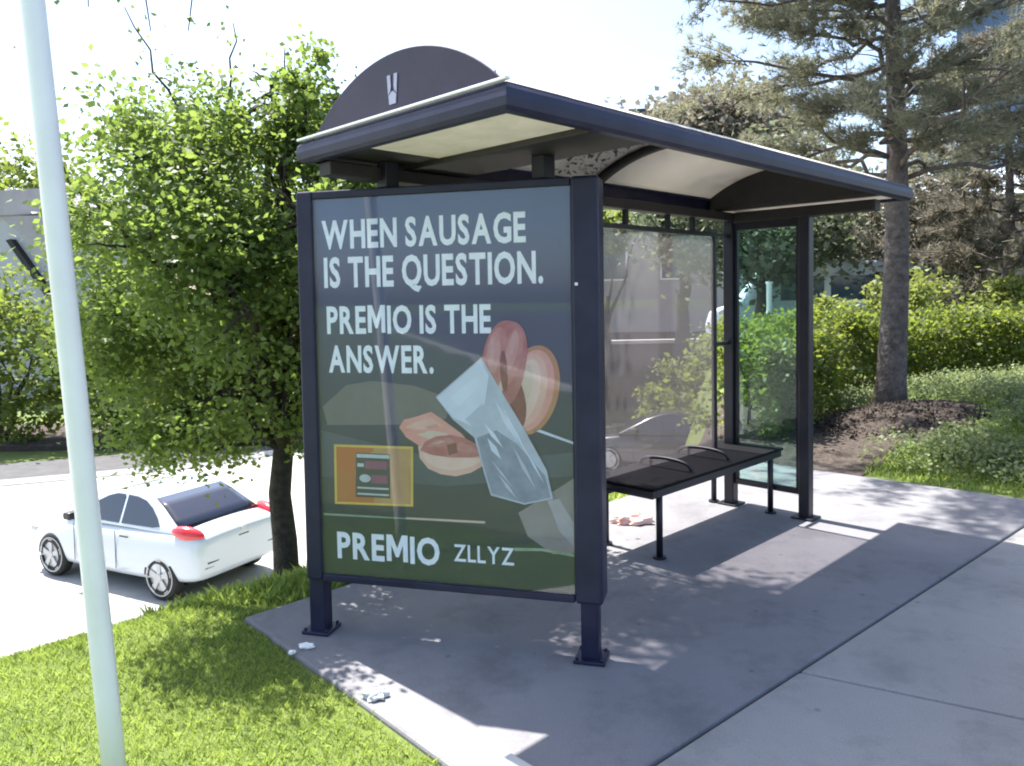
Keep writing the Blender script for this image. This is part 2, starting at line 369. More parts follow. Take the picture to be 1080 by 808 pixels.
# low pale ground cover on the right; mulch bed with hedge shade in its colour
rgn = np.random.default_rng(18); P = []
for k in range(420):
    x, y = rgn.uniform(3.4, 9.5), rgn.uniform(5.4, 10.8); s_ = x*S.x+y*S.y; l_ = x*L.x+y*L.y
    if l_ < 6.95+.35*max(0, -1.6-s_) or s_ > 1 or (x-4.0)**2/1.6+(y-8.2)**2/1.1 < 1: continue
    P.append(np.array([x, y, ground_z(x, y)+rgn.uniform(.06, .17)])+rgn.normal(size=(130, 3))*np.array([.17, .17, .05]))
for k in range(150):
    x, y = rgn.uniform(3.4, 9.5), rgn.uniform(5.6, 10.5); s_ = x*S.x+y*S.y; l_ = x*L.x+y*L.y
    if l_ < 7.12 or s_ > 1 or s_ < -2.45 or (x-4.0)**2/1.3+(y-8.2)**2/.9 < 1: continue
    d = rgn.normal(size=(420, 3)); d[:, 2] = abs(d[:, 2]); d /= np.linalg.norm(d, axis=1)[:, None]; R_ = rgn.uniform(.22, .42)
    P.append(np.array([x, y, ground_z(x, y)])+d*np.array([R_, R_, R_*.75])*rgn.uniform(.75, 1.05, 420)[:, None])
P = np.concatenate(P); me = leaf_mesh('ground_cover', P, .042, 19, .6, 1.2); me.materials.append(M['cover']); stuff(link('ground_cover', me))
bm = bmesh.new(); G = [[bm.verts.new((*SL(s_, l_)[:2], max(ground_z(*SL(s_, l_)[:2]), -3)+.012)) for l_ in np.linspace(6.0, 14.5, 44)] for s_ in np.linspace(-6.6, -3.68, 18)]
for r0, r1 in zip(G, G[1:]):
    for k in range(43): bm.faces.new([r0[k], r0[k+1], r1[k+1], r1[k]])
G = [[bm.verts.new((*SL(s_, l_)[:2], max(ground_z(*SL(s_, l_)[:2]), -3)+.012)) for l_ in np.linspace(6.66, 9.2, 16)] for s_ in np.linspace(-3.678, -2.55, 8)]
for r0, r1 in zip(G, G[1:]):
    for k in range(15): bm.faces.new([r0[k], r0[k+1], r1[k+1], r1[k]])
me = bpy.data.meshes.new('dark_bed'); bm.to_mesh(me); bm.free(); me.materials.append(M['mulch']); struct(link('dark_bed', me))

# ------------------------------------------------------------------ bus shelter (local x = across, y = along)
sh = thing('bus_shelter', 'dark navy bus shelter with low arched milky roof and glass walls on the pavement', 'bus shelter', (0, 0, 0), PSI)
XF, XB, Y0, Y1, ZB, ZT = -1.74, -3.03, 1.73, 5.46, 2.147, 2.237   # roof outline
PF, PB, YN, YFAR = -2.33, -2.90, 2.50, 5.17
# posts
for (x, y) in ((PF, YFAR), (PB, YFAR)):
    p = MB().box(x-.038, x+.038, y-.038, y+.038, .012, 2.10).build('post', M['steel2'], sh, .006)
    MB().box(x-.075, x+.075, y-.075, y+.075, 0.001, .014).build('base_plate', M['steel2'], p, .003)
for (x, y, z1) in ((-2.24, 2.44, 2.149), (-2.857, 2.085, 2.165)):   # short struts on top of the advertising panel carry this end
    MB().box(x-.036, x+.036, y-.036, y+.036, 2.052, z1).build('strut', M['steel2'], sh, .004)
# roof rim: rounded gutter profile swept round the rectangle
prof = [(0, 0), (.034, .0), (.05, .012), (.054, .04), (.050, .068), (.038, .083), (.018, .090), (0, .090)]
def ring(c): return c
corners = [(XF, Y0), (XF, Y1), (XB, Y1), (XB, Y0)]
b = MB(); rings = []
for i, (x, y) in enumerate(corners):
    ox = 1 if x == XF else -1; oy = 1 if y == Y1 else -1
    rings.append([Vector((x+(u-.054)*ox, y+(u-.054)*oy, ZB+v)) for u, v in prof])
rings.append(rings[0]); R = [[b.bm.verts.new(p) for p in r] for r in rings[:4]]
for i in range(4):
    A, B = R[i], R[(i+1) % 4]
    for k in range(len(prof)): b.face([A[k], B[k], B[(k+1) % len(prof)], A[(k+1) % len(prof)]])
rim = b.build('roof_rim', M['steel'], sh, 0, False)
for (x0, x1, y0, y1) in ((XB+.004, XF-.004, Y0+.002, Y0+.024),):
    MB().box(x0, x1, y0, y1, ZT+.001, ZT+.012).build('rim_highlight', M['palemetal'], sh, .004)  # pale strip painting the sunlit highlight along the rim edge
# arched vault
CX = (XF+XB)/2; HW = (XF-XB)/2-.075; SAG = .165; SAGC = .224; ZV = 2.246
Rv = (HW*HW+SAG*SAG)/(2*SAG)
def arch(n=28, dr=0.0, hw=HW, sag=SAG):
    R_ = (HW*HW+sag*sag)/(2*sag); th = math.asin(hw/R_); return [(CX+(R_+dr)*math.sin(-th+2*th*i/n), ZV+sag-R_+(R_+dr)*math.cos(-th+2*th*i/n)) for i in range(n+1)]
def vault(y0, y1, name, m, t=.008, dr=0.0):
    a = arch(dr=dr); i = arch(dr=dr-t); b = MB()
    b.loft([[Vector((x, y, z)) for x, z in a]+[Vector((x, y, z)) for x, z in i[::-1]] for y in (y0, y1)])
    return b.build(name, m, sh, 0, True)
for x0, x1 in ((XB+.004, CX-HW+.012), (CX+HW-.012, XF-.032)):
    MB().box(x0, x1, Y0+.034, Y1-.034, ZV-.012, ZV-.004).build('roof_ledge', M['steel'], sh)
ribs = [2.22, 3.66, 5.04]
for y0, y1 in ((Y0+.066, 2.218), (2.222, 3.658), (3.662, 5.038), (5.042, Y1-.05)): vault(y0, y1, 'roof_panel', M['acrylic'])
for y in ribs: vault(y-.032, y+.032, 'roof_rib', M['inner'], .032, -.010)
# filled end caps and inner tympanum plates
def cap(y, t, z0, name, m):
    a = arch(dr=.012, sag=SAGC) if y < 2 else arch(dr=-.0095); b = MB()
    b.prism([Vector((x, y, z)) for x, z in a]+[Vector((a[-1][0], y, z0)), Vector((a[0][0], y, z0))], (0, t, 0)); return b.build(name, m, sh, .003)
ec = cap(Y0+.055, .008, ZB+.085, 'end_cap', mat('dull_purple_panel', (.030, .020, .042), .55, 0, .25, 6))
cap(Y1-.075, .012, ZB+.085, 'end_cap', M['steel'])
cap(2.27, .02, ZB+.01, 'tympanum', M['inner']); cap(4.97, .02, ZB+.01, 'tympanum', M['inner'])
# pale emblem on the end cap
b = MB(); ex, ez, y = -2.40, 2.345, Y0+.0535
for pts in ([(-.032, .055), (-.012, .055), (-.009, .012), (-.013, -.004), (-.026, -.018)], [(.032, .055), (.012, .055), (.009, .012), (.013, -.004), (.026, -.018)],
            [(-.024, -.022), (-.006, -.008), (.006, -.008), (.024, -.022), (.020, -.055), (-.020, -.055)]):
    b.prism([Vector((ex+u, y, ez+v)) for u, v in pts], (0, -.0025, 0))
b.build('emblem', mat('pale_emblem', (.40, .40, .52), .5), ec)
# flat soffits and ceiling plates
MB().box(-2.64, XF-.06, Y0+.057, 2.20, 2.168, 2.174).build('soffit_panel', M['soffit'], sh)
MB().box(XB+.06, -2.645, Y0+.057, 2.20, 2.166, 2.176).build('ceiling_plate', M['inner'], sh)
MB().box(XB+.06, XF-.06, 2.205, 2.265, 2.146, 2.20).build('cross_beam', M['inner'], sh, .004)
MB().box(XB+.06, XF-.06, 2.268, 2.56, 2.150, 2.172).build('ceiling_plate', M['inner'], sh)
MB().box(XB+.06, XF-.06, 4.995, 5.06, 2.150, 2.172).build('cross_beam', M['inner'], sh, .004)
MB().box(XB+.06, XF-.06, 5.063, Y1-.057, 2.166, 2.172).build('soffit_panel', M['soffit'], sh)
# leaves added on the roof to cast mottled shade through the panel
rgn = np.random.default_rng(12); xx = CX+rgn.uniform(-.54, .02, 2800); yy = np.clip(rgn.uniform(2.25, 3.64, 2800), 2.25, 3.64)
keep = (np.sin(xx*9+yy*4)+np.sin(yy*11-xx*5)+rgn.normal(0, .45, 2800)) > .05; xx = xx[keep]; yy = yy[keep]
P = np.stack([xx, yy, ZV+SAG-Rv+np.sqrt(Rv*Rv-(xx-CX)**2)+.012], 1)
rl = leaf_mesh('roof_shade_leaves', P, .075, 13, .6, 6); rl.materials.append(M['brown']); o = stuff(link('roof_shade_leaves', rl)); o.rotation_euler = (0, 0, PSI)
# beams on the posts
MB().box(PB-.045, PB+.045, Y0+.06, Y1-.06, 2.085, 2.143).build('header_beam', M['inner'], sh, .005)
MB().box(PB+.05, XF-.12, YFAR-.045, YFAR+.045, 2.072, 2.143).build('header_beam', M['inner'], sh, .005)
# back wall: rail, ticks, glass, bottom rail
YA, YB = 2.24, 4.95
MB().box(PB-.018, PB+.018, YA, YB, 1.965, 1.995).build('glass_rail', M['steel2'], sh, .003)
MB().box(PB-.018, PB+.018, YA, YB, .36, .39).build('glass_rail', M['steel2'], sh, .003)
for y in (2.7, 3.2, 3.9, 4.36, 4.66): MB().box(PB-.014, PB+.014, y-.014, y+.014, 1.997, 2.083).build('bracket', M['steel2'], sh)
for y0, y1 in ((YA+.004, 3.545), (3.575, YB-.024)):
    MB().box(PB-.004, PB+.004, y0, y1, .392, 1.963).build('back_pane', M['bglass'], sh)
for y in (3.56, YB-.01): MB().box(PB-.015, PB+.015, y-.013, y+.013, .392, 1.963).build('mullion', M['steel2'], sh)
for z in (.375, 1.2, 1.98): MB().box(PB-.01, PB+.01, YB+.006, YFAR-.04, z-.012, z+.012).build('bracket', M['steel2'], sh)
# end wall
MB().box(PB+.04, PF-.04, YFAR-.018, YFAR+.018, 2.015, 2.068).build('glass_rail', M['steel2'], sh, .003)
MB().box(PB+.04, PF-.04, YFAR-.018, YFAR+.018, .16, .2).build('glass_rail', M['steel2'], sh, .003)
MB().box(PB+.045, PF-.045, YFAR-.004, YFAR+.004, .202, 2.013).build('end_pane', M['eglass'], sh)
for x in (PB+.052, PF-.052): MB().box(x-.012, x+.012, YFAR-.014, YFAR+.014, .202, 2.013).build('mullion', M['steel2'], sh)

# ------------------------------------------------------------------ advertising display
AR = rad(-15.3); O = Vector((-.9584, 3.608, 0))
ad = thing('advertising_display', 'double legged advertising panel with a sausage poster standing in front of the shelter end', 'advertising display', O, AR)
# local: x along the panel, -y towards the street
X0, X1, ZA, ZC = .0, 1.385, .265, 2.05
for x in (.035, 1.322):
    p = MB().box(x-.038, x+.038, -.035, .045, .012, ZA+.02).build('leg', M['steel'], ad, .006)
    q = MB().box(x-.068, x+.068, -.064, .074, .001, .016)
    for bx in (-.053, .053):
        for by in (-.050, .060): q.tube([(x+bx, by, .0165), (x+bx, by, .028)], .009, 6)
    q.build('base_plate', M['steel'], p, .004)
MB().box(X0+.02, X1-.02, -.035, .075, ZA+.01, ZC-.01).build('case', M['steel2'], ad, .008)
fr = MB()
fr.box(X0, .082, -.062, .080, ZA, ZC); 
fr.build('frame', M['steel'], ad, .010)
MB().box(1.268, X1, -.068, .080, ZA-.005, ZC).build('frame', M['steel'], ad, .014)
MB().box(.084, 1.266, -.060, .080, ZC-.036, ZC-.002).build('frame', M['steel'], ad, .006)
MB().box(.084, 1.266, -.060, .080, ZA-.004, ZA+.03).build('frame', M['steel'], ad, .006)
for z in (1.22,): MB().box(X0-.012, X0-.001, -.03, .0, z-.05, z+.05).build('lock', M['palemetal'], ad, .003)
MB().box(1.285, 1.297, -.074, -.069, 1.60, 1.612).build('latch', M['palemetal'], ad)
# poster
pm = bpy.data.materials.new('print_with_reflections'); pm.use_nodes = True; nt = pm.node_tree; pb = nt.nodes['Principled BSDF']; pb.inputs['Roughness'].default_value = .5
tc = nt.nodes.new('ShaderNodeTexCoord'); sx = nt.nodes.new('ShaderNodeSeparateXYZ'); nt.links.new(tc.outputs['Object'], sx.inputs[0])
n = nt.nodes.new('ShaderNodeTexNoise'); n.inputs['Scale'].default_value = 3.2; n.inputs['Detail'].default_value = 8; nt.links.new(tc.outputs['Object'], n.inputs['Vector'])
ad1 = nt.nodes.new('ShaderNodeMath'); ad1.operation = 'MULTIPLY_ADD'; ad1.inputs[1].default_value = .35; nt.links.new(n.outputs['Fac'], ad1.inputs[0]); nt.links.new(sx.outputs['Z'], ad1.inputs[2])
r = nt.nodes.new('ShaderNodeValToRGB'); e = r.color_ramp.elements
mr = nt.nodes.new('ShaderNodeMapRange'); mr.inputs['From Min'].default_value = .3; mr.inputs['From Max'].default_value = 2.2; nt.links.new(ad1.outputs[0], mr.inputs['Value'])
nt.links.new(mr.outputs[0], r.inputs['Fac'])
e[0].position = 0; e[0].color = (.034, .052, .036, 1); e[1].position = 1; e[1].color = (.06, .09, .20, 1)  # blue top and green foot put sky and grass reflections into the print
for p, c in ((.20, (.028, .046, .030, 1)), (.235, (.030, .032, .046, 1)), (.5, (.040, .042, .076, 1)), (.75, (.046, .060, .125, 1))):
    q = e.new(p); q.color = c
nt.links.new(r.outputs[0], pb.inputs['Base Color'])
poster = MB().box(.084, 1.266, -.0405, -.036, ZA+.032, ZC-.038).build('poster', pm, ad)
def art(name, pts, m, lay, d=.0008):
    y = -.0412-lay*.0009; b = MB(); b.prism([Vector((u, y, v)) for u, v in pts], (0, -d, 0)); return b.build(name, m, poster)
def blob(cx, cz, rx, rz, rot=0, n=36, sq=2.0, a0=0, a1=360):
    out = []
    for i in range(n):
        a = rad(a0+(a1-a0)*i/(n if a1-a0 == 360 else n-1)); c, s = math.cos(a), math.sin(a)
        u = math.copysign(abs(c)**(2/sq), c)*rx; v = math.copysign(abs(s)**(2/sq), s)*rz
        q = rad(rot); out.append((cx+u*math.cos(q)-v*math.sin(q), cz+u*math.sin(q)+v*math.cos(q)))
    return out
pr = lambda name, c, c2=None, sc_=14: mat(name, c, .5, 0, 0, sc_, col2=c2 if c2 else tuple(x*1.25 for x in c))
M['ink'] = pr('white_ink', (.80, .84, .90), (.92, .94, .96), 30)
M['slate'] = pr('slate_grey_print', (.055, .066, .09), (.08, .09, .12), 6)
M['greybrown'] = pr('grey_brown_print', (.13, .115, .12), (.17, .15, .155), 6)
M['bun'] = pr('bun_print', (.64, .26, .21), (.72, .37, .32), 11)
M['bundark'] = pr('crust_print', (.42, .17, .08), (.50, .24, .13), 9)
M['crumb'] = pr('crumb_print', (.60, .44, .33), (.66, .52, .42), 18)
M['saus'] = pr('sausage_print', (.38, .10, .10), (.48, .19, .18), 16)
M['sausd'] = pr('sausage_shadow_print', (.20, .045, .05), (.26, .08, .08), 20)
M['bun2'] = pr('bun_mid_print', (.66, .36, .28), (.72, .46, .37), 12)
M['bun3'] = pr('bun_light_print', (.70, .46, .37), (.76, .56, .47), 12)
M['saus2'] = pr('sausage_mid_print', (.44, .15, .14), (.52, .23, .21), 22)
M['saus3'] = pr('sausage_light_print', (.52, .23, .21), (.60, .32, .29), 25)
M['saus4'] = pr('sausage_gloss_print', (.52, .26, .23), (.60, .36, .33), 28)
M['nap'] = pr('napkin_print', (.40, .43, .50), (.52, .55, .62), 12)
M['nap2'] = pr('napkin_fold_print', (.19, .21, .28), (.30, .33, .40), 14)
M['nap3'] = pr('napkin_bright_print', (.58, .62, .70), (.66, .70, .77), 9)
M['yel'] = pr('yellow_border_print', (.60, .42, .08))
M['org'] = pr('orange_wood_print', (.50, .13, .035), (.42, .16, .05), 9)
M['tan'] = pr('tan_wood_print', (.50, .30, .13), (.42, .24, .10), 11)
M['pack'] = pr('package_print', (.045, .045, .05))
M['packg'] = pr('package_silver_print', (.42, .46, .46))
M['packr'] = pr('package_plum_print', (.22, .06, .12))
M['pale2'] = pr('pale_highlight_print', (.34, .31, .32), (.44, .41, .42), 9)
M['nap4'] = pr('napkin_white_print', (.62, .66, .74), (.70, .74, .80), 12)
M['pale'] = pr('pale_hand_print', (.22, .19, .19), (.30, .26, .25), 6)
M['green'] = pr('green_line_print', (.20, .28, .16), (.34, .42, .30), 9)
art('artwork', [(.099, 1.07), (.22, 1.17), (.346, 1.192), (.55, 1.172), (.72, 1.12), (.70, 1.03), (.60, 1.0), (.12, .985)], M['greybrown'], 0)  # grey-brown shape across the middle of the poster
art('artwork', [(.086, .745), (.7, .73), (1.264, .80), (1.264, .90), (.75, .83), (.086, .96)], M['slate'], 0)
art('artwork', [(1.02, .63), (1.16, .72), (1.264, .79), (1.264, .47), (1.17, .46), (1.06, .53)], M['pale'], 1)
art('artwork', [(1.15, .69), (1.20, .70), (1.262, .60), (1.262, .50), (1.20, .56)], M['pale2'], 2)
art('artwork', [(1.09, .99), (1.10, 1.0), (1.264, .945), (1.264, .935)], M['nap3'], 2)
# upper bun with sausage
art('artwork', blob(1.09, 1.16, .115, .195, -14), M['bundark'], 2)
for k, (dx, rx, rz, nm) in enumerate(((0, .096, .178, 'bun'), (-.012, .078, .160, 'bun2'), (-.022, .058, .138, 'bun3'), (-.034, .034, .115, 'crumb'))): art('artwork', blob(1.085+dx, 1.158, rx, rz, -14), M[nm], 2.4+.4*k)
art('artwork', blob(.985, 1.13, .072, .15, 14), M['sausd'], 4.4)
art('artwork', blob(.965, 1.27, .098, .19, -12, sq=2.4), M['saus'], 5)
for k, (cx, cz, rx, rz, ro, nm) in enumerate(((.935, 1.30, .05, .13, -8, 'saus2'), (1.0, 1.30, .045, .13, -16, 'saus2'), (.925, 1.32, .028, .09, -6, 'saus3'), (1.005, 1.33, .024, .085, -14, 'saus3'), (.918, 1.33, .010, .055, -4, 'saus4'), (1.008, 1.35, .009, .045, -12, 'saus4'), (.952, 1.17, .012, .07, -24, 'crumb'), (.968, 1.24, .016, .09, 2, 'sausd'))): art('artwork', blob(cx, cz, rx, rz, ro), M[nm], 5.3+.25*k)
# lower roll, sausage and bun crescent
art('artwork', [(.476, .985), (.50, 1.02), (.56, 1.035), (.63, 1.058), (.69, 1.02), (.77, .965), (.82, .91), (.76, .88), (.66, .885), (.57, .905), (.51, .94)], M['bun'], 2)
art('artwork', [(.50, .985), (.56, 1.012), (.63, 1.03), (.68, 1.0), (.64, .985), (.57, .975)], M['bun2'], 2.4)
art('artwork', [(.56, .955), (.63, .975), (.70, .965), (.74, .93), (.66, .925)], M['crumb'], 2.4)
art('artwork', [(.60, .99), (.655, 1.005), (.665, .992), (.62, .98)], M['saus3'], 2.8)
art('artwork', [(.565, .905), (.572, .85), (.61, .805), (.67, .782), (.74, .776), (.81, .795), (.87, .83), (.905, .868), (.86, .885), (.74, .90)], M['bun2'], 3)
art('artwork', [(.585, .875), (.60, .84), (.65, .81), (.73, .80), (.81, .82), (.875, .858), (.80, .862), (.70, .866)], M['bun3'], 3.4)
art('artwork', [(.575, .885), (.60, .925), (.65, .95), (.72, .958), (.79, .945), (.85, .915), (.885, .878), (.82, .862), (.72, .858), (.63, .866)], M['saus'], 4)
art('artwork', [(.60, .90), (.65, .935), (.72, .945), (.74, .925), (.68, .905)], M['saus2'], 4.4)
art('artwork', [(.76, .93), (.82, .912), (.855, .885), (.80, .88), (.74, .895)], M['saus2'], 4.4)
art('artwork', [(.70, .915), (.745, .925), (.75, .88), (.71, .868)], M['sausd'], 4.8)
art('artwork', [(.63, .915), (.67, .932), (.70, .93), (.66, .915)], M['saus4'], 4.8)
# wrapper cone
art('artwork', [(.655, 1.125), (.868, 1.30), (.97, 1.13), (1.05, 1.0), (1.15, .82), (1.175, .70), (1.05, .668), (.90, .70), (.87, .80), (.83, .95), (.73, 1.03)], M['nap'], 7.6)
art('artwork', [(.84, .95), (.93, .985), (1.02, .93), (1.14, .80), (1.165, .705), (1.05, .675), (.905, .71), (.875, .81)], M['nap2'], 8)
art('artwork', [(.66, 1.12), (.865, 1.29), (.90, 1.22), (.88, 1.10), (.82, 1.0), (.735, 1.035)], M['nap3'], 8)
art('artwork', [(.72, 1.12), (.86, 1.235), (.872, 1.19), (.76, 1.085)], M['nap4'], 8.4)
art('artwork', [(.79, 1.03), (.87, 1.10), (.88, 1.06), (.82, 1.0)], M['nap'], 8.4)
for k, (a, b_, w) in enumerate((((.92, 1.12), (1.03, .93), .012), ((.95, 1.10), (1.08, .86), .006), ((.885, .95), (.95, .86), .014), ((.90, .86), (1.0, .74), .006), ((1.0, .92), (1.10, .74), .009), ((1.05, .92), (1.14, .76), .005), ((.87, 1.02), (.96, .91), .010), ((.93, .80), (1.02, .69), .008))):
    d = Vector((b_[0]-a[0], b_[1]-a[1])).normalized(); n_ = (-d.y*w, d.x*w)
    art('artwork', [(a[0]+n_[0]*.3, a[1]+n_[1]*.3), ((a[0]+b_[0])/2+n_[0], (a[1]+b_[1])/2+n_[1]), b_, ((a[0]+b_[0])/2-n_[0], (a[1]+b_[1])/2-n_[1])], M[('nap3', 'nap4', 'nap3', 'nap', 'nap', 'nap3', 'nap4', 'nap')[k]], 9+.3*k)
# inset picture with the package
art('artwork', [(.148, .622), (.535, .630), (.541, .900), (.152, .897)], M['yel'], 2)
art('artwork', [(.160, .633), (.345, .636), (.349, .888), (.163, .887)], M['org'], 3)
art('artwork', [(.345, .636), (.524, .640), (.530, .889), (.349, .888)], M['tan'], 3)
art('artwork', blob(.39, .765, .135, .112), M['tan'], 4)
art('artwork', [(.255, .660), (.425, .662), (.430, .862), (.262, .864)], M['pack'], 5)
art('artwork', [(.266, .842), (.426, .842), (.426, .858), (.266, .859)], M['packg'], 6)
art('artwork', [(.268, .800), (.300, .800), (.300, .816), (.268, .816)], M['packg'], 6)
art('artwork', [(.305, .792), (.415, .792), (.415, .828), (.305, .828)], M['packr'], 6)
art('artwork', blob(.305, .748, .028, .018), M['packg'], 6)
art('artwork', [(.335, .728), (.415, .728), (.415, .765), (.335, .765)], M['packr'], 6)
art('artwork', [(.265, .700), (.42, .700), (.42, .708), (.265, .708)], M['packg'], 6)
art('artwork', [(.265, .672), (.42, .672), (.42, .680), (.265, .680)], M['packg'], 6)
art('artwork', [(.09, .566), (.5, .571), (.5, .577), (.09, .576)], M['green'], 2)
art('artwork', [(.5, .571), (.87, .574), (.87, .584), (.5, .580)], M['crumb'], 2)
art('artwork', [(1.0, .462), (1.12, .470), (1.262, .455), (1.262, .466), (1.12, .482), (1.0, .476)], M['green'], 2)
for s_, x0, x1, z0, z1 in (('WHEN SAUSAGE', .118, 1.072, 1.792, 1.922), ('IS THE QUESTION.', .124, 1.145, 1.618, 1.756),
                           ('PREMIO IS THE', .132, .912, 1.408, 1.534), ('ANSWER.', .136, .645, 1.232, 1.356), ('PREMIO', .154, .655, .374, .498)):
    text_mesh(s_, M['ink'], x0, x1, z0, z1, -.0415, poster, bold=.030)
text_mesh('ZLLYZ', M['ink'], .722, .998, .398, .478, -.0415, poster, bold=.012)
MB().box(.0845, 1.2655, -.0585, -.0545, ZA+.0325, ZC-.0385).build('cover_glass', M['pglass'], ad)

# ------------------------------------------------------------------ bench
be = thing('bench', 'black metal bench with curved seat dividers inside the bus shelter', 'bench', (0, 0, 0), PSI)
b = MB()
b.box(-3.035, -2.535, 3.655, 5.265, .432, .452)
b.build('seat', M['benchm'], be, .008)
b = MB(); b.box(-3.03, -2.55, 3.66, 3.70, .385, .430); b.box(-3.03, -2.55, 5.22, 5.26, .385, .430); b.box(-2.59, -2.55, 3.70, 5.22, .385, .430); b.box(-3.03, -2.99, 3.70, 5.22, .385, .430)
b.build('seat_frame', M['steel2'], be, .004)
for (x, y) in ((-2.60, 3.80), (-3.0, 3.80), (-2.57, 5.13), (-3.02, 5.13)):
    p = MB().tube([(x, y, .012), (x, y, .43)], .02, 12).build('leg', M['steel2'], be, 0, True)
    MB().tube([(x, y, .001), (x, y, .014)], .04, 16).build('foot', M['steel2'], p)
for y in (4.15, 4.60):
    pts = [(-2.98, y, .46)]+[(-2.79-.19*math.cos(rad(a)), y,   .455+.062*math.sin(rad(a))**.6) for a in range(10, 171, 16)]+[(-2.60, y, .46)]
    MB().tube(pts, .012, 8).build('seat_divider', M['steel2'], be, 0, True)

# ------------------------------------------------------------------ leaning white pole
b = MB(); b.tube([(-1.29, 2.43, -.15), (-1.323, 2.44, .3), (-1.397, 2.46, 1.3), (-1.486, 2.48, 2.5), (-1.575, 2.50, 3.7)], .036, 24)
o = b.build('pole', M['white'], None, 0, True); tag(o, 'tall white painted metal pole leaning slightly in the grass at the left', 'pole')

# ------------------------------------------------------------------ litter
def crumple(name, c, r, m, label, cat, seed, flat=.5):
    rg = random.Random(seed); bm = bmesh.new(); bmesh.ops.create_icosphere(bm, subdivisions=3, radius=1)
    for v in bm.verts:
        k = 1+.35*math.sin(5*v.co.x+seed)*math.sin(6*v.co.y+2*seed)+rg.uniform(-.16, .16); v.co = Vector((v.co.x*r[0]*k, v.co.y*r[1]*k, max(v.co.z*r[2]*k, -r[2]*flat)))
    mn = min(v.co.z for v in bm.verts)
    me = bpy.data.meshes.new(name); bm.to_mesh(me); bm.free(); me.materials.append(m)
    o = link(name, me); o.location = (c[0], c[1], c[2]-mn+.002); return tag(o, label, cat)
crumple('paper_scrap', (-.945, 3.415, 0), (.034, .022, .012), M['paper'], 'bigger white scrap of paper beside the left leg of the advertising panel', 'litter', 2)
crumple('paper_scrap', (-.995, 3.36, 0), (.016, .014, .008), M['paper'], 'tiny pale scrap of paper by the grass edge near the bigger white scrap', 'litter', 5)
crumple('crumpled_wrapper', (-.555, 2.965, 0), (.042, .035, .02), M['film'], 'crumpled clear wrapper lying where the grass meets the bright pavement edge', 'litter', 3)
crumple('torn_wrapper', (.80, 5.25, 0), (.13, .06, .04), M['redpaper'], 'crumpled red and white paper wrapper on the ground under the bench', 'litter', 7)

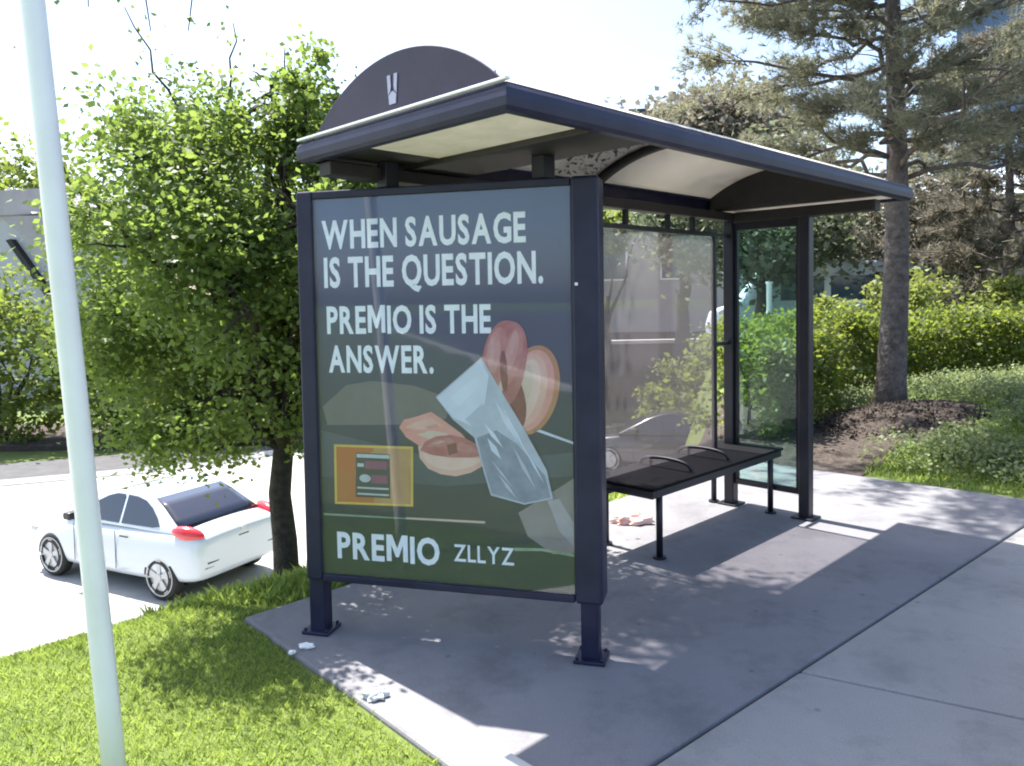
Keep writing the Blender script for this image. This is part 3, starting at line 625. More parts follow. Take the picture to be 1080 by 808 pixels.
# ------------------------------------------------------------------ cars
def make_car(name, label, paint, loc, heading):
    """local +x = forwards, origin on the ground mid-length"""
    root = thing(name, label, 'car', loc, heading)
    st = [(-1.96, .66, .42, .86), (-1.93, .80, .34, .95), (-1.72, .855, .27, 1.0), (-1.2, .86, .22, .985), (-.3, .865, .20, .95), (.6, .86, .20, .93), (1.15, .85, .21, .90), (1.65, .80, .25, .80), (1.90, .70, .32, .70), (1.97, .55, .38, .62)]
    rings = []
    for x, w, zb, zt in st:
        h = zt-zb
        half = [(0, zb), (w*.80, zb), (w*.95, zb+.05*h), (w, zb+.30*h), (w*.995, zb+.62*h), (w*.95, zb+.90*h), (w*.86, zt), (0, zt+.015)]
        rings.append([Vector((x, y, z)) for y, z in half]+[Vector((x, -y, z)) for y, z in half[-2:0:-1]])
    b = MB(); b.loft(rings); body = b.build('body', [paint, M['blacktrim']], root, 0, True)
    sub = body.modifiers.new('s', 'SUBSURF'); sub.levels = 2; sub.render_levels = 2
    cut = MB()
    for x in (-1.2, 1.22):
        cut.tube([(x, -1.2, .325), (x, -.60, .325)], .375, 40); cut.tube([(x, .60, .325), (x, 1.2, .325)], .375, 40)
    co = cut.build('cutter', M['blacktrim']); bo = body.modifiers.new('b', 'BOOLEAN'); bo.object = co; bo.operation = 'DIFFERENCE'; bo.solver = 'EXACT'
    applied(body); bpy.data.objects.remove(co)
    body.data.polygons.foreach_set('use_smooth', [True]*len(body.data.polygons))
    md = body.data
    # cabin
    lo = {'r': -1.80, 'f': .95, 'w': .79, 'z': .94}; hi = {'r': -1.42, 'f': .12, 'w': .60, 'z': 1.43}
    def side(t, z):   # half width at height z
        k = (z-lo['z'])/(hi['z']-lo['z']); return lo['w']+(hi['w']-lo['w'])*k
    outline = [(-1.60, .94), (-1.34, 1.09), (-1.08, 1.25), (-.86, 1.355), (-.62, 1.405), (-.3, 1.425), (0, 1.395), (.3, 1.29), (.62, 1.12), (1.0, .93)]
    b = MB()
    ringL = [Vector((x, side(0, z), z)) for x, z in outline]; ringR = [Vector((x, -side(0, z), z)) for x, z in outline]
    VL = [b.bm.verts.new(p) for p in ringL]; VR = [b.bm.verts.new(p) for p in ringR]
    b.face(VL[::-1]); b.face(VR)
    for i in range(len(outline)): b.face([VL[i], VL[(i+1) % len(outline)], VR[(i+1) % len(outline)], VR[i]])
    cabin = b.build('cabin', paint, root, .035, True, 3)
    def on_side(pts, sg, off=.006): return [Vector((x, sg*(side(0, z)+off), z)) for x, z in pts]
    front = [(-.28, .985), (-.28, 1.372), (-.1, 1.370), (.08, 1.325), (.28, 1.235), (.55, 1.08), (.64, .995), (.58, .985)]
    rear = [(-1.0, .995), (-1.14, 1.02), (-1.06, 1.12), (-.90, 1.245), (-.74, 1.325), (-.55, 1.362), (-.34, 1.371), (-.34, .988)]
    for sg in (1, -1):
        for pts in (front, rear):
            b = MB(); a = on_side(pts, sg); b.prism(a, (0, sg*.004, 0)); b.build('side_window', M['carglass'], cabin)
    # rear window, bent across, and windscreen
    def across(prof_, wf, name, m, off):
        b = MB(); rows = []
        for x, z in prof_:
            w = side(0, z)*wf; rows.append([Vector((x+off*(1-.25*(k/6)**2), w*k/6, z)) for k in range(-6, 7)])
        b.loft(rows, False, False); o = b.build(name, m, cabin, 0, True)
        so = o.modifiers.new('t', 'SOLIDIFY'); so.thickness = .006; so.offset = 0; return applied(o)
    across([(-1.52, .99), (-1.325, 1.103), (-1.07, 1.260), (-.865, 1.357)], .94, 'rear_window', M['carglass'], -.010)
    across([(.08, 1.378), (.3, 1.288), (.62, 1.118), (.9, .985)], .90, 'windscreen', M['carglass'], .012)
    # lights, trim
    for sg in (1, -1):
        bm3 = bmesh.new(); bmesh.ops.create_icosphere(bm3, subdivisions=3, radius=1)
        for v in bm3.verts: v.co = Vector((-1.67+v.co.x*.24, sg*(.735+.06*(v.co.x)+v.co.y*.095), .975+v.co.z*.10+.03*v.co.x))
        lme = bpy.data.meshes.new('tail_light'); bm3.to_mesh(lme); bm3.free(); lme.materials.append(M['red']); lme.polygons.foreach_set('use_smooth', [True]*len(lme.polygons)); link('tail_light', lme, root)
        b = MB(); b.box(1.72, 1.90, sg*.62-.13, sg*.62+.13, .60, .70); b.build('headlight', M['rim'], root, .03)
        b = MB(); b.box(.52, .68, sg*.90-.10, sg*.90+.10, .97, 1.09); b.build('wing_mirror', M['blacktrim'] if sg > 0 else paint, root, .03)
        for x in (-.30-.28, .42-.16): MB().box(x, x+.17, sg*.862-.012, sg*.862+.012, .82, .845).build('door_handle', M['blacktrim'], root, .006)
        for x in (-.31, .62): MB().box(x-.004, x+.004, sg*.866-.004, sg*.866+.0035, .34, .9).build('door_gap', M['blacktrim'], root)
    MB().box(-1.955, -1.935, -.25, .25, .60, .71).build('number_plate', M['plate'], root, .004)
    MB().box(-1.955, -1.93, -.10, .10, .80, .83).build('tailgate_handle', M['blacktrim'], root, .006)
    MB().box(-1.955, -1.90, .42, .66, .56, .585).build('bumper_reflector', M['blacktrim'], root, .006)
    MB().box(-1.955, -1.90, -.66, -.42, .56, .585).build('bumper_reflector', M['blacktrim'], root, .006)
    MB().box(-1.952, -1.86, -.70, .70, .505, .512).build('bumper_gap', M['blacktrim'], root)
    MB().tube([(-1.951, .0, .90), (-1.935, .0, .90)], .04, 16).build('badge', M['rim'], root)
    # underside, wheels
    MB().box(-1.5, 1.5, -.62, .62, .17, .4).build('underbody', M['blacktrim'], root, .03)
    for x in (-1.2, 1.22):
        for sg in (1, -1):
            prof_ = [(.20, .0), (.255, .02), (.31, .02), (.33, .05), (.33, .17), (.30, .20), (.2, .20)]
            b = MB(); rr = []
            for k in range(36):
                a = 2*math.pi*k/36; rr.append([Vector((x+r_*math.cos(a), sg*(.872-d), .332+r_*math.sin(a))) for r_, d in prof_])
            rr.append(rr[0]); b.loft(rr[:36], True, False)
            w = b.build('wheel', M['tyre'], root, 0, True)
            bm2 = bmesh.new(); bm2.from_mesh(w.data); bm2.free()
            b = MB()
            rr = [[Vector((x+r_*math.cos(2*math.pi*k/36), sg*(.872-d), .332+r_*math.sin(2*math.pi*k/36))) for k in range(36)] for r_, d in ((.268, .016), (.252, .016), (.240, .03), (.05, .035))]
            b.loft(rr, True, False)
            for k in range(5):
                a = 2*math.pi*k/5+.3; c, s_ = math.cos(a), math.sin(a)
                q = [(.03, -.03), (.03, .03), (.24, .045), (.24, -.045)]
                b.prism([Vector((x+u*c-v*s_, sg*.862, .332+u*s_+v*c)) for u, v in q], (0, -sg*.03, 0))
            b.tube([(x, sg*.80, .332), (x, sg*.868, .332)], .05, 16)
            b.build('rim', M['rim'], w)
    return root
rw = Vector((-5.0, 10.69)); dv = Vector((-.893, .451)); dv.normalize(); rt = Vector((dv.y, -dv.x))
cp = rw+rt*.86+dv*1.2
make_car('parked_car', 'white hatchback with red tail light parked on the lower lot behind the tree', M['carwhite'], (cp.x, cp.y, ZR), math.atan2(dv.y, dv.x))
make_car('parked_car', 'dark car parked across the lot, seen through the back glass of the shelter', M['cardark'], (3.6, 18.6, ZR), rad(165))

# ------------------------------------------------------------------ trees
def limb(b, p0, p1, r0, r1, seed, n=6, wob=.06, nseg=7):
    rg = random.Random(seed); p0 = Vector(p0); p1 = Vector(p1); ln = (p1-p0).length; pts = []
    for i in range(n+1):
        t = i/n; q = p0.lerp(p1, t)
        if 0 < i < n: q += Vector((rg.uniform(-1, 1), rg.uniform(-1, 1), rg.uniform(-.5, .5)))*ln*wob
        pts.append(q)
    b.tube(pts, [r0+(r1-r0)*i/n for i in range(n+1)], nseg); return pts
def tree(name, label, cat, base, trunk_top, r, blobs, n, size, m, bark, seed, group=None, clump=70, cs=.2, shell=.5, up=.35, shoots=(), gaps=0.0, lo=4):
    root = thing(name, label, cat, base, 0, group)
    B = Vector(base); b = MB(); b2 = random.Random(seed)
    T = Vector(trunk_top)-B
    pts = limb(b, (0, 0, -.1), T, r*1.15, r*.55, seed, 7, .018, 10)
    for i, (c, rr, w) in enumerate(blobs):
        src = pts[min(len(pts)-1, lo+i % 4)]; limb(b, src, Vector(c)-B, r*.45, r*.08, seed+i, 6, .05)
        for k in range(4):
            d = Vector((b2.gauss(0, 1), b2.gauss(0, 1), b2.gauss(0, .7))).normalized()
            limb(b, Vector(c)-B, Vector(c)-B+Vector((d.x*rr[0], d.y*rr[1], d.z*rr[2]))*.85, r*.16, r*.03, seed*7+i*5+k, 5, .06, 5)
    P = blob_points([((Vector(c)-B)[:], rr, w) for c, rr, w in blobs], n, seed, clump, cs, shell, gaps)
    ex = []
    for i, (p0, p1, k, spread) in enumerate(shoots):
        pp = limb(b, Vector(p0)-B, Vector(p1)-B, .012, .004, seed+50+i, 6, .04, 5); rgn = np.random.default_rng(seed+i)
        for j in range(k):
            t = rgn.uniform(.25, 1.02); q = Vector(p0).lerp(Vector(p1), t)-B; ex.append(np.array(q)+rgn.normal(size=3)*spread)
    if ex: P = np.concatenate([P, np.array(ex)])
    b.build('trunk', bark, root, 0, True)
    me = leaf_mesh('crown', P, size, seed, .66, up); me.materials.append(m); link('crown', me, root)
    return root
# the maple behind the panel
K = .86
def nr(c): return (c[0]*K, c[1]*K, 1.55+(c[2]-1.55)*K)
mb_ = [((-1.9, 6.3, 1.9), (.95, .95, .95), 3), ((-2.55, 6.1, 1.45), (.85, .8, .75), 2.6), ((-2.15, 6.2, 2.6), (.65, .7, .62), 1.6), ((-2.9, 6.3, 1.9), (.62, .65, .55), 1.4),
      ((-1.35, 6.3, 1.6), (.9, .85, .85), 2), ((-2.2, 5.9, .85), (.85, .7, .42), 1.7), ((-1.55, 6.3, 2.5), (.55, .6, .5), 1.0), ((-1.3, 6.0, .9), (.7, .6, .45), 1.1), ((-3.15, 6.3, 1.25), (.42, .5, .45), .7), ((-2.35, 6.25, 3.05), (.28, .3, .36), .35), ((-2.75, 6.0, .55), (.35, .4, .25), .35), ((-2.1, 6.0, .45), (.5, .4, .22), .5)]
mb_ = [(nr(c), tuple(q*K for q in r), w) for c, r, w in mb_]+[((-1.05, 5.0, 2.35), (.6, .6, .5), 1.2), ((-.62, 4.85, 2.45), (.42, .45, .32), .6), ((-1.75, 4.55, 2.05), (.55, .5, .5), 1.0), ((-1.5, 4.75, 2.75), (.4, .4, .3), .6)]
def sb(s, l, z, r, w): p = SL(s, l, z); return (tuple(p), r, w)
mb_ += [sb(-3.85, 2.75, 2.2, (.5, .5, .5), 1.3), sb(-3.8, 3.25, 2.1, (.42, .42, .45), 1.0), sb(-3.75, 2.25, 2.0, (.4, .4, .45), .8), sb(-4.25, 1.5, 1.85, (.42, .42, .42), .9), sb(-4.5, 1.75, 2.4, (.42, .42, .36), .8), sb(-3.95, 1.95, 1.5, (.36, .36, .36), .6)]
rgm = random.Random(77)
for k in range(26):
    c, r, _ = mb_[rgm.randrange(len(mb_)-4)]; d = Vector((rgm.gauss(0, 1), rgm.gauss(0, .8), rgm.gauss(.1, 1))).normalized(); f = rgm.uniform(.9, 1.25)
    mb_.append(((c[0]+d.x*r[0]*f, c[1]+d.y*r[1]*f, max(.35, c[2]+d.z*r[2]*f)), tuple(rgm.uniform(.14, .26) for _ in range(3)), .16))
tree('maple_tree', 'leafy green maple tree with a dark trunk beside the advertising panel', 'tree', (-1.62, 5.42, ground_z(-1.62, 5.42)), (-1.66, 5.45, 1.5), .09, mb_,
     100000, .043, M['maple'], M['bark2'], 11, None, 80, .25, .35, gaps=4.2,
     shoots=[(nr(a), nr(b_), k, .05) for a, b_, k in (((-2.2, 6.2, 2.9), (-2.15, 6.2, 3.75), 40), ((-2.9, 6.3, 2.3), (-3.05, 6.2, 3.1), 34), ((-2.5, 6.2, 2.9), (-2.95, 6.1, 3.85), 40), ((-1.7, 6.2, 2.8), (-1.75, 6.2, 3.55), 34), ((-3.2, 6.2, 2.1), (-3.55, 6.1, 2.75), 30))])
tree('overhanging_tree', 'big leafy tree whose twigs hang into the top left corner of the picture', 'tree', (-7.6, 7.2, -2.3), (-7.0, 7.0, 5.6), .2,
     [(tuple(SL(-4.8, 3.2, 5.05)), (.62, .62, .45), 2), (tuple(SL(-4.15, 3.15, 5.2)), (.55, .6, .4), 1.8), ((-6.8, 7.0, 6.2), (1.3, 1.3, 1.0), 1.5), ((-4.6, 6.6, 5.6), (.8, .7, .5), .8)], 15000, .06, M['maple'], M['bark2'], 15, None, 60, .25, .3, lo=7,
     shoots=[((-2.75, 5.0, 4.6), (-2.62, 4.95, 3.42), 22, .06), ((-2.5, 5.1, 4.5), (-2.28, 5.05, 3.3), 18, .06), ((-3.0, 5.0, 4.6), (-2.95, 5.0, 3.0), 22, .06), ((-2.0, 5.2, 4.6), (-2.1, 5.2, 3.35), 14, .06)])
# the pine on the right
def pine(label, base, H, r, zmin, reach, seed, nb, ntuft, m, nl=.13, wid=.012, lean=(0, 0), extra=0):
    root = thing('pine_tree', label, 'tree', base); rg = random.Random(seed); b = MB()
    pts = [Vector((.06*math.sin(z*.8)+lean[0]*z/H, .05*math.cos(z*.7)+lean[1]*z/H, z)) for z in np.linspace(-.15, H, 16)]
    b.tube(pts, [r*(1.25 if i == 0 else 1)*(1-.88*(i/15)**.75) for i in range(16)], 14); V = []; rn = np.random.default_rng(seed)
    for i in range(nb+extra):
        z = zmin+(H-zmin)*(i+.5)/nb*.97; a = i*2.399+rg.uniform(-.4, .4); f = 1-.55*((z-zmin)/(H-zmin))
        ln = reach*f*rg.uniform(.6, 1.1); p0 = pts[min(15, int(z/H*15))].copy(); p0.z = z
        if i >= nb: z = 5.3+1.6*(i-nb)/extra; a = math.pi+.28+rg.uniform(-.38, .38); ln = rg.uniform(2.8, 4.8); p0 = pts[min(15, int(z/H*15))].copy(); p0.z = z; f = .7
        p1 = p0+Vector((math.cos(a)*ln, math.sin(a)*ln, ln*rg.uniform(-.10, .28)))
        lp = limb(b, p0, p1, .026*f+.008, .005, seed*3+i, 8, .06, 6)
        for k in range(10):
            t = rg.uniform(.18, 1.0); q = p0.lerp(p1, t); d = Vector((math.cos(a+rg.uniform(-1.2, 1.2)), math.sin(a+rg.uniform(-1.2, 1.2)), rg.uniform(-.1, .5))).normalized()
            q2 = q+d*rg.uniform(.25, .85)*(ln/reach)**.5; limb(b, q, q2, .008, .003, seed*5+i*9+k, 4, .07, 4)
            m_ = max(2, int(ntuft/(nb*10)))
            for j in range(m_):
                c = q.lerp(q2, rg.uniform(.25, 1.05))+Vector((rg.gauss(0, .06), rg.gauss(0, .06), rg.gauss(0, .05)))
                ax = (d+Vector((rg.gauss(0, .5), rg.gauss(0, .5), rg.gauss(.2, .4)))).normalized()
                for _ in range(10):
                    v = np.array(ax)+rn.normal(size=3)*.55; v /= np.linalg.norm(v); w = np.cross(v, rn.normal(size=3)); w /= np.linalg.norm(w)+1e-9; l_ = nl*rn.uniform(.6, 1.2); c_ = np.array(c)
                    V += [c_-w*wid*.5, c_+w*wid*.5, c_+v*l_+w*wid*.2, c_+v*l_-w*wid*.2]
    b.build('trunk', M['bark'], root, 0, True)
    me = quads('crown', np.array(V)); me.materials.append(m); link('crown', me, root); return root
pine('tall pine tree with bare grey trunk rising from the bark mulch mound', (4.36, 8.9, .08), 8.6, .185, 2.7, 2.85, 21, 96, 27000, M['needle'], .095, .0085, extra=18)
pine('dark brown drooping conifer behind the hedge at the right edge', (9.3, 14.6, .2), 6.2, .16, .9, 2.3, 22, 46, 5600, M['brown'], .18, .02)
# background trees on the right
tree('dense_tree', 'grey green bushy tree seen through the end glass of the shelter', 'tree', (5.6, 17.5, .1), (5.7, 17.6, 2.4), .16, [((5.6, 17.5, 3.4), (1.9, 1.5, 1.6), 3), ((4.4, 18, 3.0), (1.3, 1.3, 1.2), 2), ((6.6, 17.6, 2.9), (1.2, 1.1, 1.1), 1.5)], 9000, .17, M['grey_green'], M['bark2'], 31, 'trees behind the hedge', 60, .25)
tree('dense_tree', 'low dark green tree left of the pine trunk, behind the pale van', 'tree', (8.1, 21.5, .1), (8.1, 21.5, 2), .16, [((8.0, 21.5, 3.3), (1.7, 1.5, 1.5), 3), ((9.4, 22, 2.8), (1.3, 1.3, 1.2), 2)], 6500, .2, M['grey_green'], M['bark2'], 32, 'trees behind the hedge', 60, .25)
tree('dense_tree', 'brownish green treetop showing above the far end of the shelter roof', 'tree', (5.5, 25, .1), (5.6, 25, 4.2), .22, [((5.2, 25, 6.3), (2.0, 1.8, 1.6), 3), ((7.2, 25, 6.6), (1.9, 1.7, 1.5), 2.4), ((9.0, 25.4, 5.8), (1.7, 1.5, 1.5), 1.5)], 9000, .24, M['brown'], M['bark2'], 33, 'trees behind the hedge', 55, .25)
tree('dense_tree', 'brown grey tree mass behind the hedge, between the pine and the right edge', 'tree', (8.9, 18.2, .1), (9, 18.2, 2.2), .16, [((9.0, 18.2, 3.2), (1.5, 1.3, 1.3), 3), ((10.6, 18.4, 3.0), (1.5, 1.3, 1.3), 3), ((9.8, 18.4, 2.0), (1.9, 1.2, .9), 2)], 10000, .15, M['brown'], M['bark2'], 34, 'trees behind the hedge', 55, .25)
# clipped hedge behind the pine
def hedge(label, x0, x1, y0, y1, z0, h, n, seed, m, size=.075, rz=0):
    root = thing('hedge', label, 'hedge', ((x0+x1)/2, (y0+y1)/2, z0), rz); rg = np.random.default_rng(seed)
    wx, wy = (x1-x0)/2, (y1-y0)/2; P = []
    k = n//60
    for _ in range(k):
        f = rg.random(); u = rg.uniform(-wx, wx)
        if f < .42: c = (u, -wy+rg.uniform(0, .15), rg.uniform(.05, h))
        elif f < .85: c = (u, rg.uniform(-wy, wy), h-rg.uniform(0, .12))
        elif f < .93: c = (rg.choice([-wx, wx])*1, rg.uniform(-wy, wy), rg.uniform(.05, h))
        else: c = (u, rg.uniform(-wy, wy)*.7, rg.uniform(.1, h))
        c = np.array(c)+np.array([0, 0, .07*math.sin(u*3.1)+.05*math.sin(u*7.3)]); P.append(c+rg.normal(size=(60, 3))*np.array([.14, .10, .085])*rg.uniform(.7, 1.3))
    P = np.concatenate(P); P = P[P[:, 2] > .01]
    me = leaf_mesh('foliage', P, size, seed, .6); me.materials.append(m); link('foliage', me, root)
    b = MB(); r2 = random.Random(seed)
    for i in range(int((x1-x0)*3)):
        x = -wx+(i+.5)/int((x1-x0)*3)*2*wx; limb(b, (x, r2.uniform(-.2, .2), -.1), (x+r2.uniform(-.3, .3), r2.uniform(-.3, .3), h*.85), .02, .006, seed+i, 4, .08, 5)
    b.build('stems', M['bark2'], root); return root
hedge('long clipped hedge with sunlit top and shaded front behind the pine trunk', 3.35, 9.4, 11.2, 12.6, .0, 1.12, 34000, 41, M['hedge'])
hedge('short dark green hedge section seen through the end glass of the shelter', 1.95, 4.15, 8.75, 9.85, -.02, 1.05, 12000, 42, M['hedge'], .07, rad(52))
def shrub(label, c, r, n, seed, m, size, group, name='shrub'):
    root = thing(name, label, 'shrub', c, 0, group); b = MB(); rg = random.Random(seed)
    for k in range(7):
        a = k*.9; limb(b, (0, 0, -.1), (math.cos(a)*r[0]*.7, math.sin(a)*r[1]*.7, r[2]*rg.uniform(1.0, 1.6)), .03*r[2], .008, seed+k, 5, .06, 5)
    b.build('stems', M['bark2'], root)
    P = blob_points([((0, 0, r[2]), r, 3), ((r[0]*.45, 0, r[2]*.75), (r[0]*.6, r[1]*.7, r[2]*.65), 1), ((-r[0]*.4, 0, r[2]*1.25), (r[0]*.6, r[1]*.6, r[2]*.6), 1)], n, seed, 55, .2, .6); P = P[P[:, 2] > 0]
    me = leaf_mesh('foliage', P, size, seed, .62); me.materials.append(m); link('foliage', me, root); return root
shrub('pale green sunlit bush rising above the hedge just right of the pine trunk', (7.2, 13.9, .0), (.9, .7, .95), 4200, 51, M['shrub'], .11, 'bushes behind the hedge')
shrub('pale green sunlit bush above the hedge, close to the right edge', (9.0, 13.7, .0), (.8, .7, .9), 4200, 52, M['shrub'], .11, 'bushes behind the hedge')
shrub('small yellow green bush between the shelter post and the pine trunk', (5.4, 13.6, .0), (.6, .6, .75), 3200, 53, M['shrub'], .11, 'bushes behind the hedge')
# shrubs and trees across the lower lot
b = MB(); b.box(-22, 1, 22.4, 26.5, ZR-.3, ZR+.10); struct(b.build('dark_bed', M['mulch']))
far = [((-15.6, 23.5), (2.2, 1.6, 2.7), 'tall sunlit shrub at the far left edge, left of the white pole'), ((-12.2, 24), (2.0, 1.6, 2.3), 'tall shrub just behind the white pole across the lot'), ((-9.0, 23.6), (2.0, 1.6, 2.2), 'dense shrub across the lot above the roof of the white car'),
       ((-5.6, 24.2), (2.0, 1.6, 2.3), 'dense shrub across the lot behind the maple trunk'), ((-2.0, 24.4), (2.1, 1.6, 2.2), 'shrub across the lot hidden behind the advertising panel'), ((4.6, 21.2), (1.1, 1.0, 1.2), 'small round bush beside the dark car across the lot')]
for i, ((x, y), r, lb) in enumerate(far): shrub(lb, (x, y, ZR), r, 6500 if i < 5 else 3000, 61+i, M['fartree'], .2, 'shrubs across the lot')
tree('background_tree', 'yellow green tree behind the grey house at the far left', 'tree', (-27, 44, ZR), (-27, 44, 5), .3, [((-28, 43, 8.2), (4, 3, 2.6), 3), ((-24.5, 43, 7.3), (2.6, 2.4, 2.0), 2)], 5200, .36, M['fartree'], M['bark2'], 71, None, 55, .25)
tree('background_tree', 'slim tree across the lot, its leaves against the pale building', 'tree', (3.0, 25, ZR), (3.1, 25, 1.6), .16, [((3.1, 25, 3.7), (.9, .8, .7), 2), ((4.3, 25, 4.1), (.8, .7, .5), 1)], 2000, .2, M['fartree'], M['bark2'], 72, None, 50, .28)

# ------------------------------------------------------------------ buildings
M['stucco'] = mat('pale_stucco', (.33, .31, .33), .9, 0, .1, 1.2)
M['stucco2'] = mat('lilac_grey_wall', (.42, .42, .47), .9, 0, .06, .8)
M['stucco3'] = mat('tan_wall', (.30, .25, .19), .9, 0, .15, 1.5)
M['darkwall'] = mat('dark_brick', (.06, .05, .055), .9, 0, .2, 3)
M['roofm'] = mat('dark_roof_trim', (.03, .03, .035), .8)
M['bluewall'] = mat('blue_white_cladding', (.58, .66, .78), .5, 0, .06, 1.5)
M['winglass'] = mat('window_glass', (.05, .09, .15), .06, 0, spec=.9)
M['roofblue'] = mat('pale_metal_roof', (.55, .66, .80), .4, 0, .08, 3)
# pale house, far left
h1 = thing('house', 'pale lilac grey house with sloping roof edge at the far left', 'house', (-23.5, 35, ZR), rad(-12))
MB().box(-4, 4.2, 0, 7, 0, 8.2).build('wall', M['stucco2'], h1)
b = MB(); b.prism([Vector((2.0, -1.2, 8.0)), Vector((5.2, -1.2, 8.0)), Vector((5.2, -1.2, 6.6)), Vector((3.0, -1.2, 7.2))], (0, 1.19, 0)); b.build('porch_roof', M['stucco'], h1)
b = MB(); b.prism([Vector((1.3, -.32, 7.1)), Vector((1.55, -.32, 7.15)), Vector((3.3, -.32, 4.9)), Vector((3.3, -.32, 4.5))], (0, .3, 0)); b.build('stair_rail', M['roofm'], h1)
b = MB(); b.prism([Vector((-4.3, -.3, 8.2)), Vector((4.5, -.3, 8.2)), Vector((3.2, -.3, 9.3)), Vector((-4.3, -.3, 9.3))], (0, 7.6, 0)); b.build('roof', M['stucco'], h1)
# mid building behind the back glass
h2 = thing('apartment_building', 'pale blue grey building with dark ground floor behind the shelter glass', 'building', (6.5, 36, ZR), rad(-6))
MB().box(-6.5, 5.2, 0, 9, 2.5, 12.4).build('wall', M['stucco'], h2)
MB().box(-6.6, 5.3, .05, 9, 0, 2.49).build('ground_floor', M['darkwall'], h2)
MB().box(-6.7, 5.4, -.3, 9.2, 12.4, 12.7).build('roof', M['roofm'], h2)
for x in (-5.2, -2.4, .4, 3.2):
    w = MB().box(x, x+1.3, -.06, .02, 4.9, 6.6).build('window', M['white'], h2)
    MB().box(x+.08, x+1.22, -.075, -.062, 4.98, 6.52).build('pane', M['winglass'], w)
gw = thing('garden_wall', 'low dark brick wall across the lot, seen through the back glass of the shelter', 'wall', (4.2, 25.6, ZR), rad(4))
MB().box(-2.6, 3.4, -.15, .15, -.2, 2.6).build('brickwork', M['darkwall'], gw)
MB().box(-2.66, 3.46, -.2, .2, 2.603, 2.72).build('coping', M['kerb'], gw, .01)
# tall pale blue building at the right edge
h3 = thing('apartment_building', 'blue white balconied building behind the pine at the right edge', 'building', (16.4, 26.5, 0), rad(-28))
MB().box(-.8, 9, 0, 8, 0, 16).build('wall', M['bluewall'], h3)
for k, z in enumerate((3.4, 6.4, 9.4, 12.4)):
    bl = MB().box(-1.2, 9.2, -1.3, -.002, z-.12, z+.12).build('balcony', M['bluewall'], h3)
    MB().box(-1.15, 9.1, -1.28, -1.24, z+.15, z+1.05).build('balcony_panel', M['winglass'], bl)
    for x in (-.3, 2.2, 4.7):
        w = MB().box(x, x+1.8, -.06, .0-.003, z+.3, z+2.4).build('window', M['winglass'], h3)
h4 = thing('house', 'low tan building with pale blue roof behind the brown conifer', 'house', (14.2, 22.8, 0), rad(-20))
MB().box(-1.2, 6, 0, 6, 0, 4.3).build('wall', M['stucco3'], h4)
b = MB(); b.prism([Vector((-1.7, -.6, 4.3)), Vector((-1.7, 6.3, 4.3)), Vector((-1.7, 3, 5.6))], (8, 0, 0)); b.build('roof', M['roofblue'], h4)
for x in (-.6, 1.4, 3.4): MB().box(x, x+1.2, -.05, -.003, 2.5, 3.9).build('window', M['winglass'], h4)
# pale van behind the hedge
vn = thing('van', 'pale blue white van half hidden behind the hedge, left of the pine trunk', 'van', (7.4, 18.6, .0), rad(172))
prof_ = [(-2.3, .45), (-2.35, 1.0), (-2.3, 2.1), (-2.1, 2.28), (1.0, 2.28), (1.35, 2.15), (1.9, 1.35), (2.5, 1.15), (2.6, .8), (2.55, .4)]
b = MB(); b.prism([Vector((x, -.95, z)) for x, z in prof_], (0, 1.9, 0)); b.build('body', M['bluewall'], vn, .08, False, 3)
for sg in (-1, 1):
    for x0, x1 in ((-2.0, -1.1), (-.95, 0), (.15, 1.1)):
        MB().box(x0, x1, sg*.955-.006, sg*.955+.006, 1.4, 1.95).build('window', M['winglass'], vn)
    for x in (-1.45, 1.65):
        MB().tube([(x, sg*.75, .36), (x, sg*.965, .36)], .36, 28).build('wheel', M['tyre'], vn)
b = MB(); b.tube([(5.05, 15.2, -.1), (5.05, 15.2, 1.75)], .055, 14); b.tube([(5.05, 15.2, 1.75), (5.05, 15.2, 1.80)], .07, 14)
tag(b.build('post', M['white'], None, 0, False), 'short white post behind the hedge, seen through the end glass', 'post')

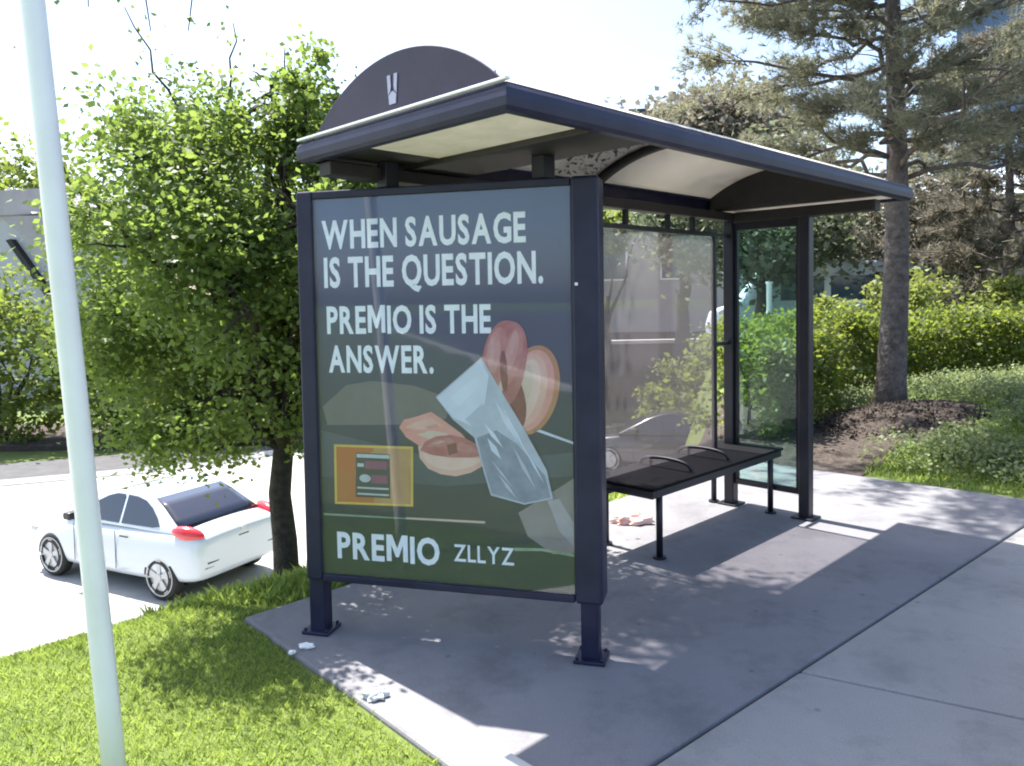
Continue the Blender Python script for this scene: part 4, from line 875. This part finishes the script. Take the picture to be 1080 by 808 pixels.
# ------------------------------------------------------------------ light
EL = 61.0; H = Vector((S.x+.015*L.x, S.y+.015*L.y, 0)).normalized()
sun = bpy.data.lights.new('sun', 'SUN'); sun.energy = 5.0; sun.angle = rad(.5); sun.color = (1, .955, .88)
so = bpy.data.objects.new('sun', sun); COL.objects.link(so)
dirv = Vector((H.x*math.cos(rad(EL)), H.y*math.cos(rad(EL)), -math.sin(rad(EL))))
so.rotation_euler = dirv.to_track_quat('-Z', 'Y').to_euler()
w = bpy.data.worlds.new('World'); sc.world = w; w.use_nodes = True; nt = w.node_tree; nt.nodes.clear()
out = nt.nodes.new('ShaderNodeOutputWorld'); bg = nt.nodes.new('ShaderNodeBackground'); sky = nt.nodes.new('ShaderNodeTexSky')
sky.sky_type = 'NISHITA'; sky.sun_disc = False; sky.sun_elevation = rad(EL); sky.sun_rotation = math.atan2(-H.x, -H.y)
sky.air_density = 1.0; sky.dust_density = 2.0; sky.ozone_density = 1.0
bg.inputs['Strength'].default_value = .12
nt.links.new(sky.outputs[0], bg.inputs['Color']); nt.links.new(bg.outputs[0], out.inputs['Surface'])

# ------------------------------------------------------------------ camera
cam = bpy.data.cameras.new('camera'); cam.sensor_fit = 'HORIZONTAL'; cam.sensor_width = 36; cam.lens = 818/1080*36
cam.shift_y = -51.8/1080; cam.clip_start = .05; cam.clip_end = 3000
co = bpy.data.objects.new('camera', cam); COL.objects.link(co); sc.camera = co
pitch, roll = rad(2.6), rad(-.962)
fw = Vector((0, math.cos(pitch), -math.sin(pitch))); up = Vector((0, math.sin(pitch), math.cos(pitch))); rt_ = Vector((1, 0, 0))
r2 = math.cos(roll)*rt_+math.sin(roll)*up; u2 = -math.sin(roll)*rt_+math.cos(roll)*up
co.matrix_world = Matrix(((r2.x, u2.x, -fw.x, 0), (r2.y, u2.y, -fw.y, 0), (r2.z, u2.z, -fw.z, 1.55), (0, 0, 0, 1)))

sc.view_settings.view_transform = 'Standard'; sc.view_settings.look = 'None'; sc.view_settings.gamma = 1; sc.view_settings.use_curve_mapping = False
sc.view_settings.exposure = 1.6
sc.render.engine = 'CYCLES'; sc.cycles.transparent_max_bounces = 24; sc.cycles.max_bounces = 8; sc.cycles.filter_width = 2.0
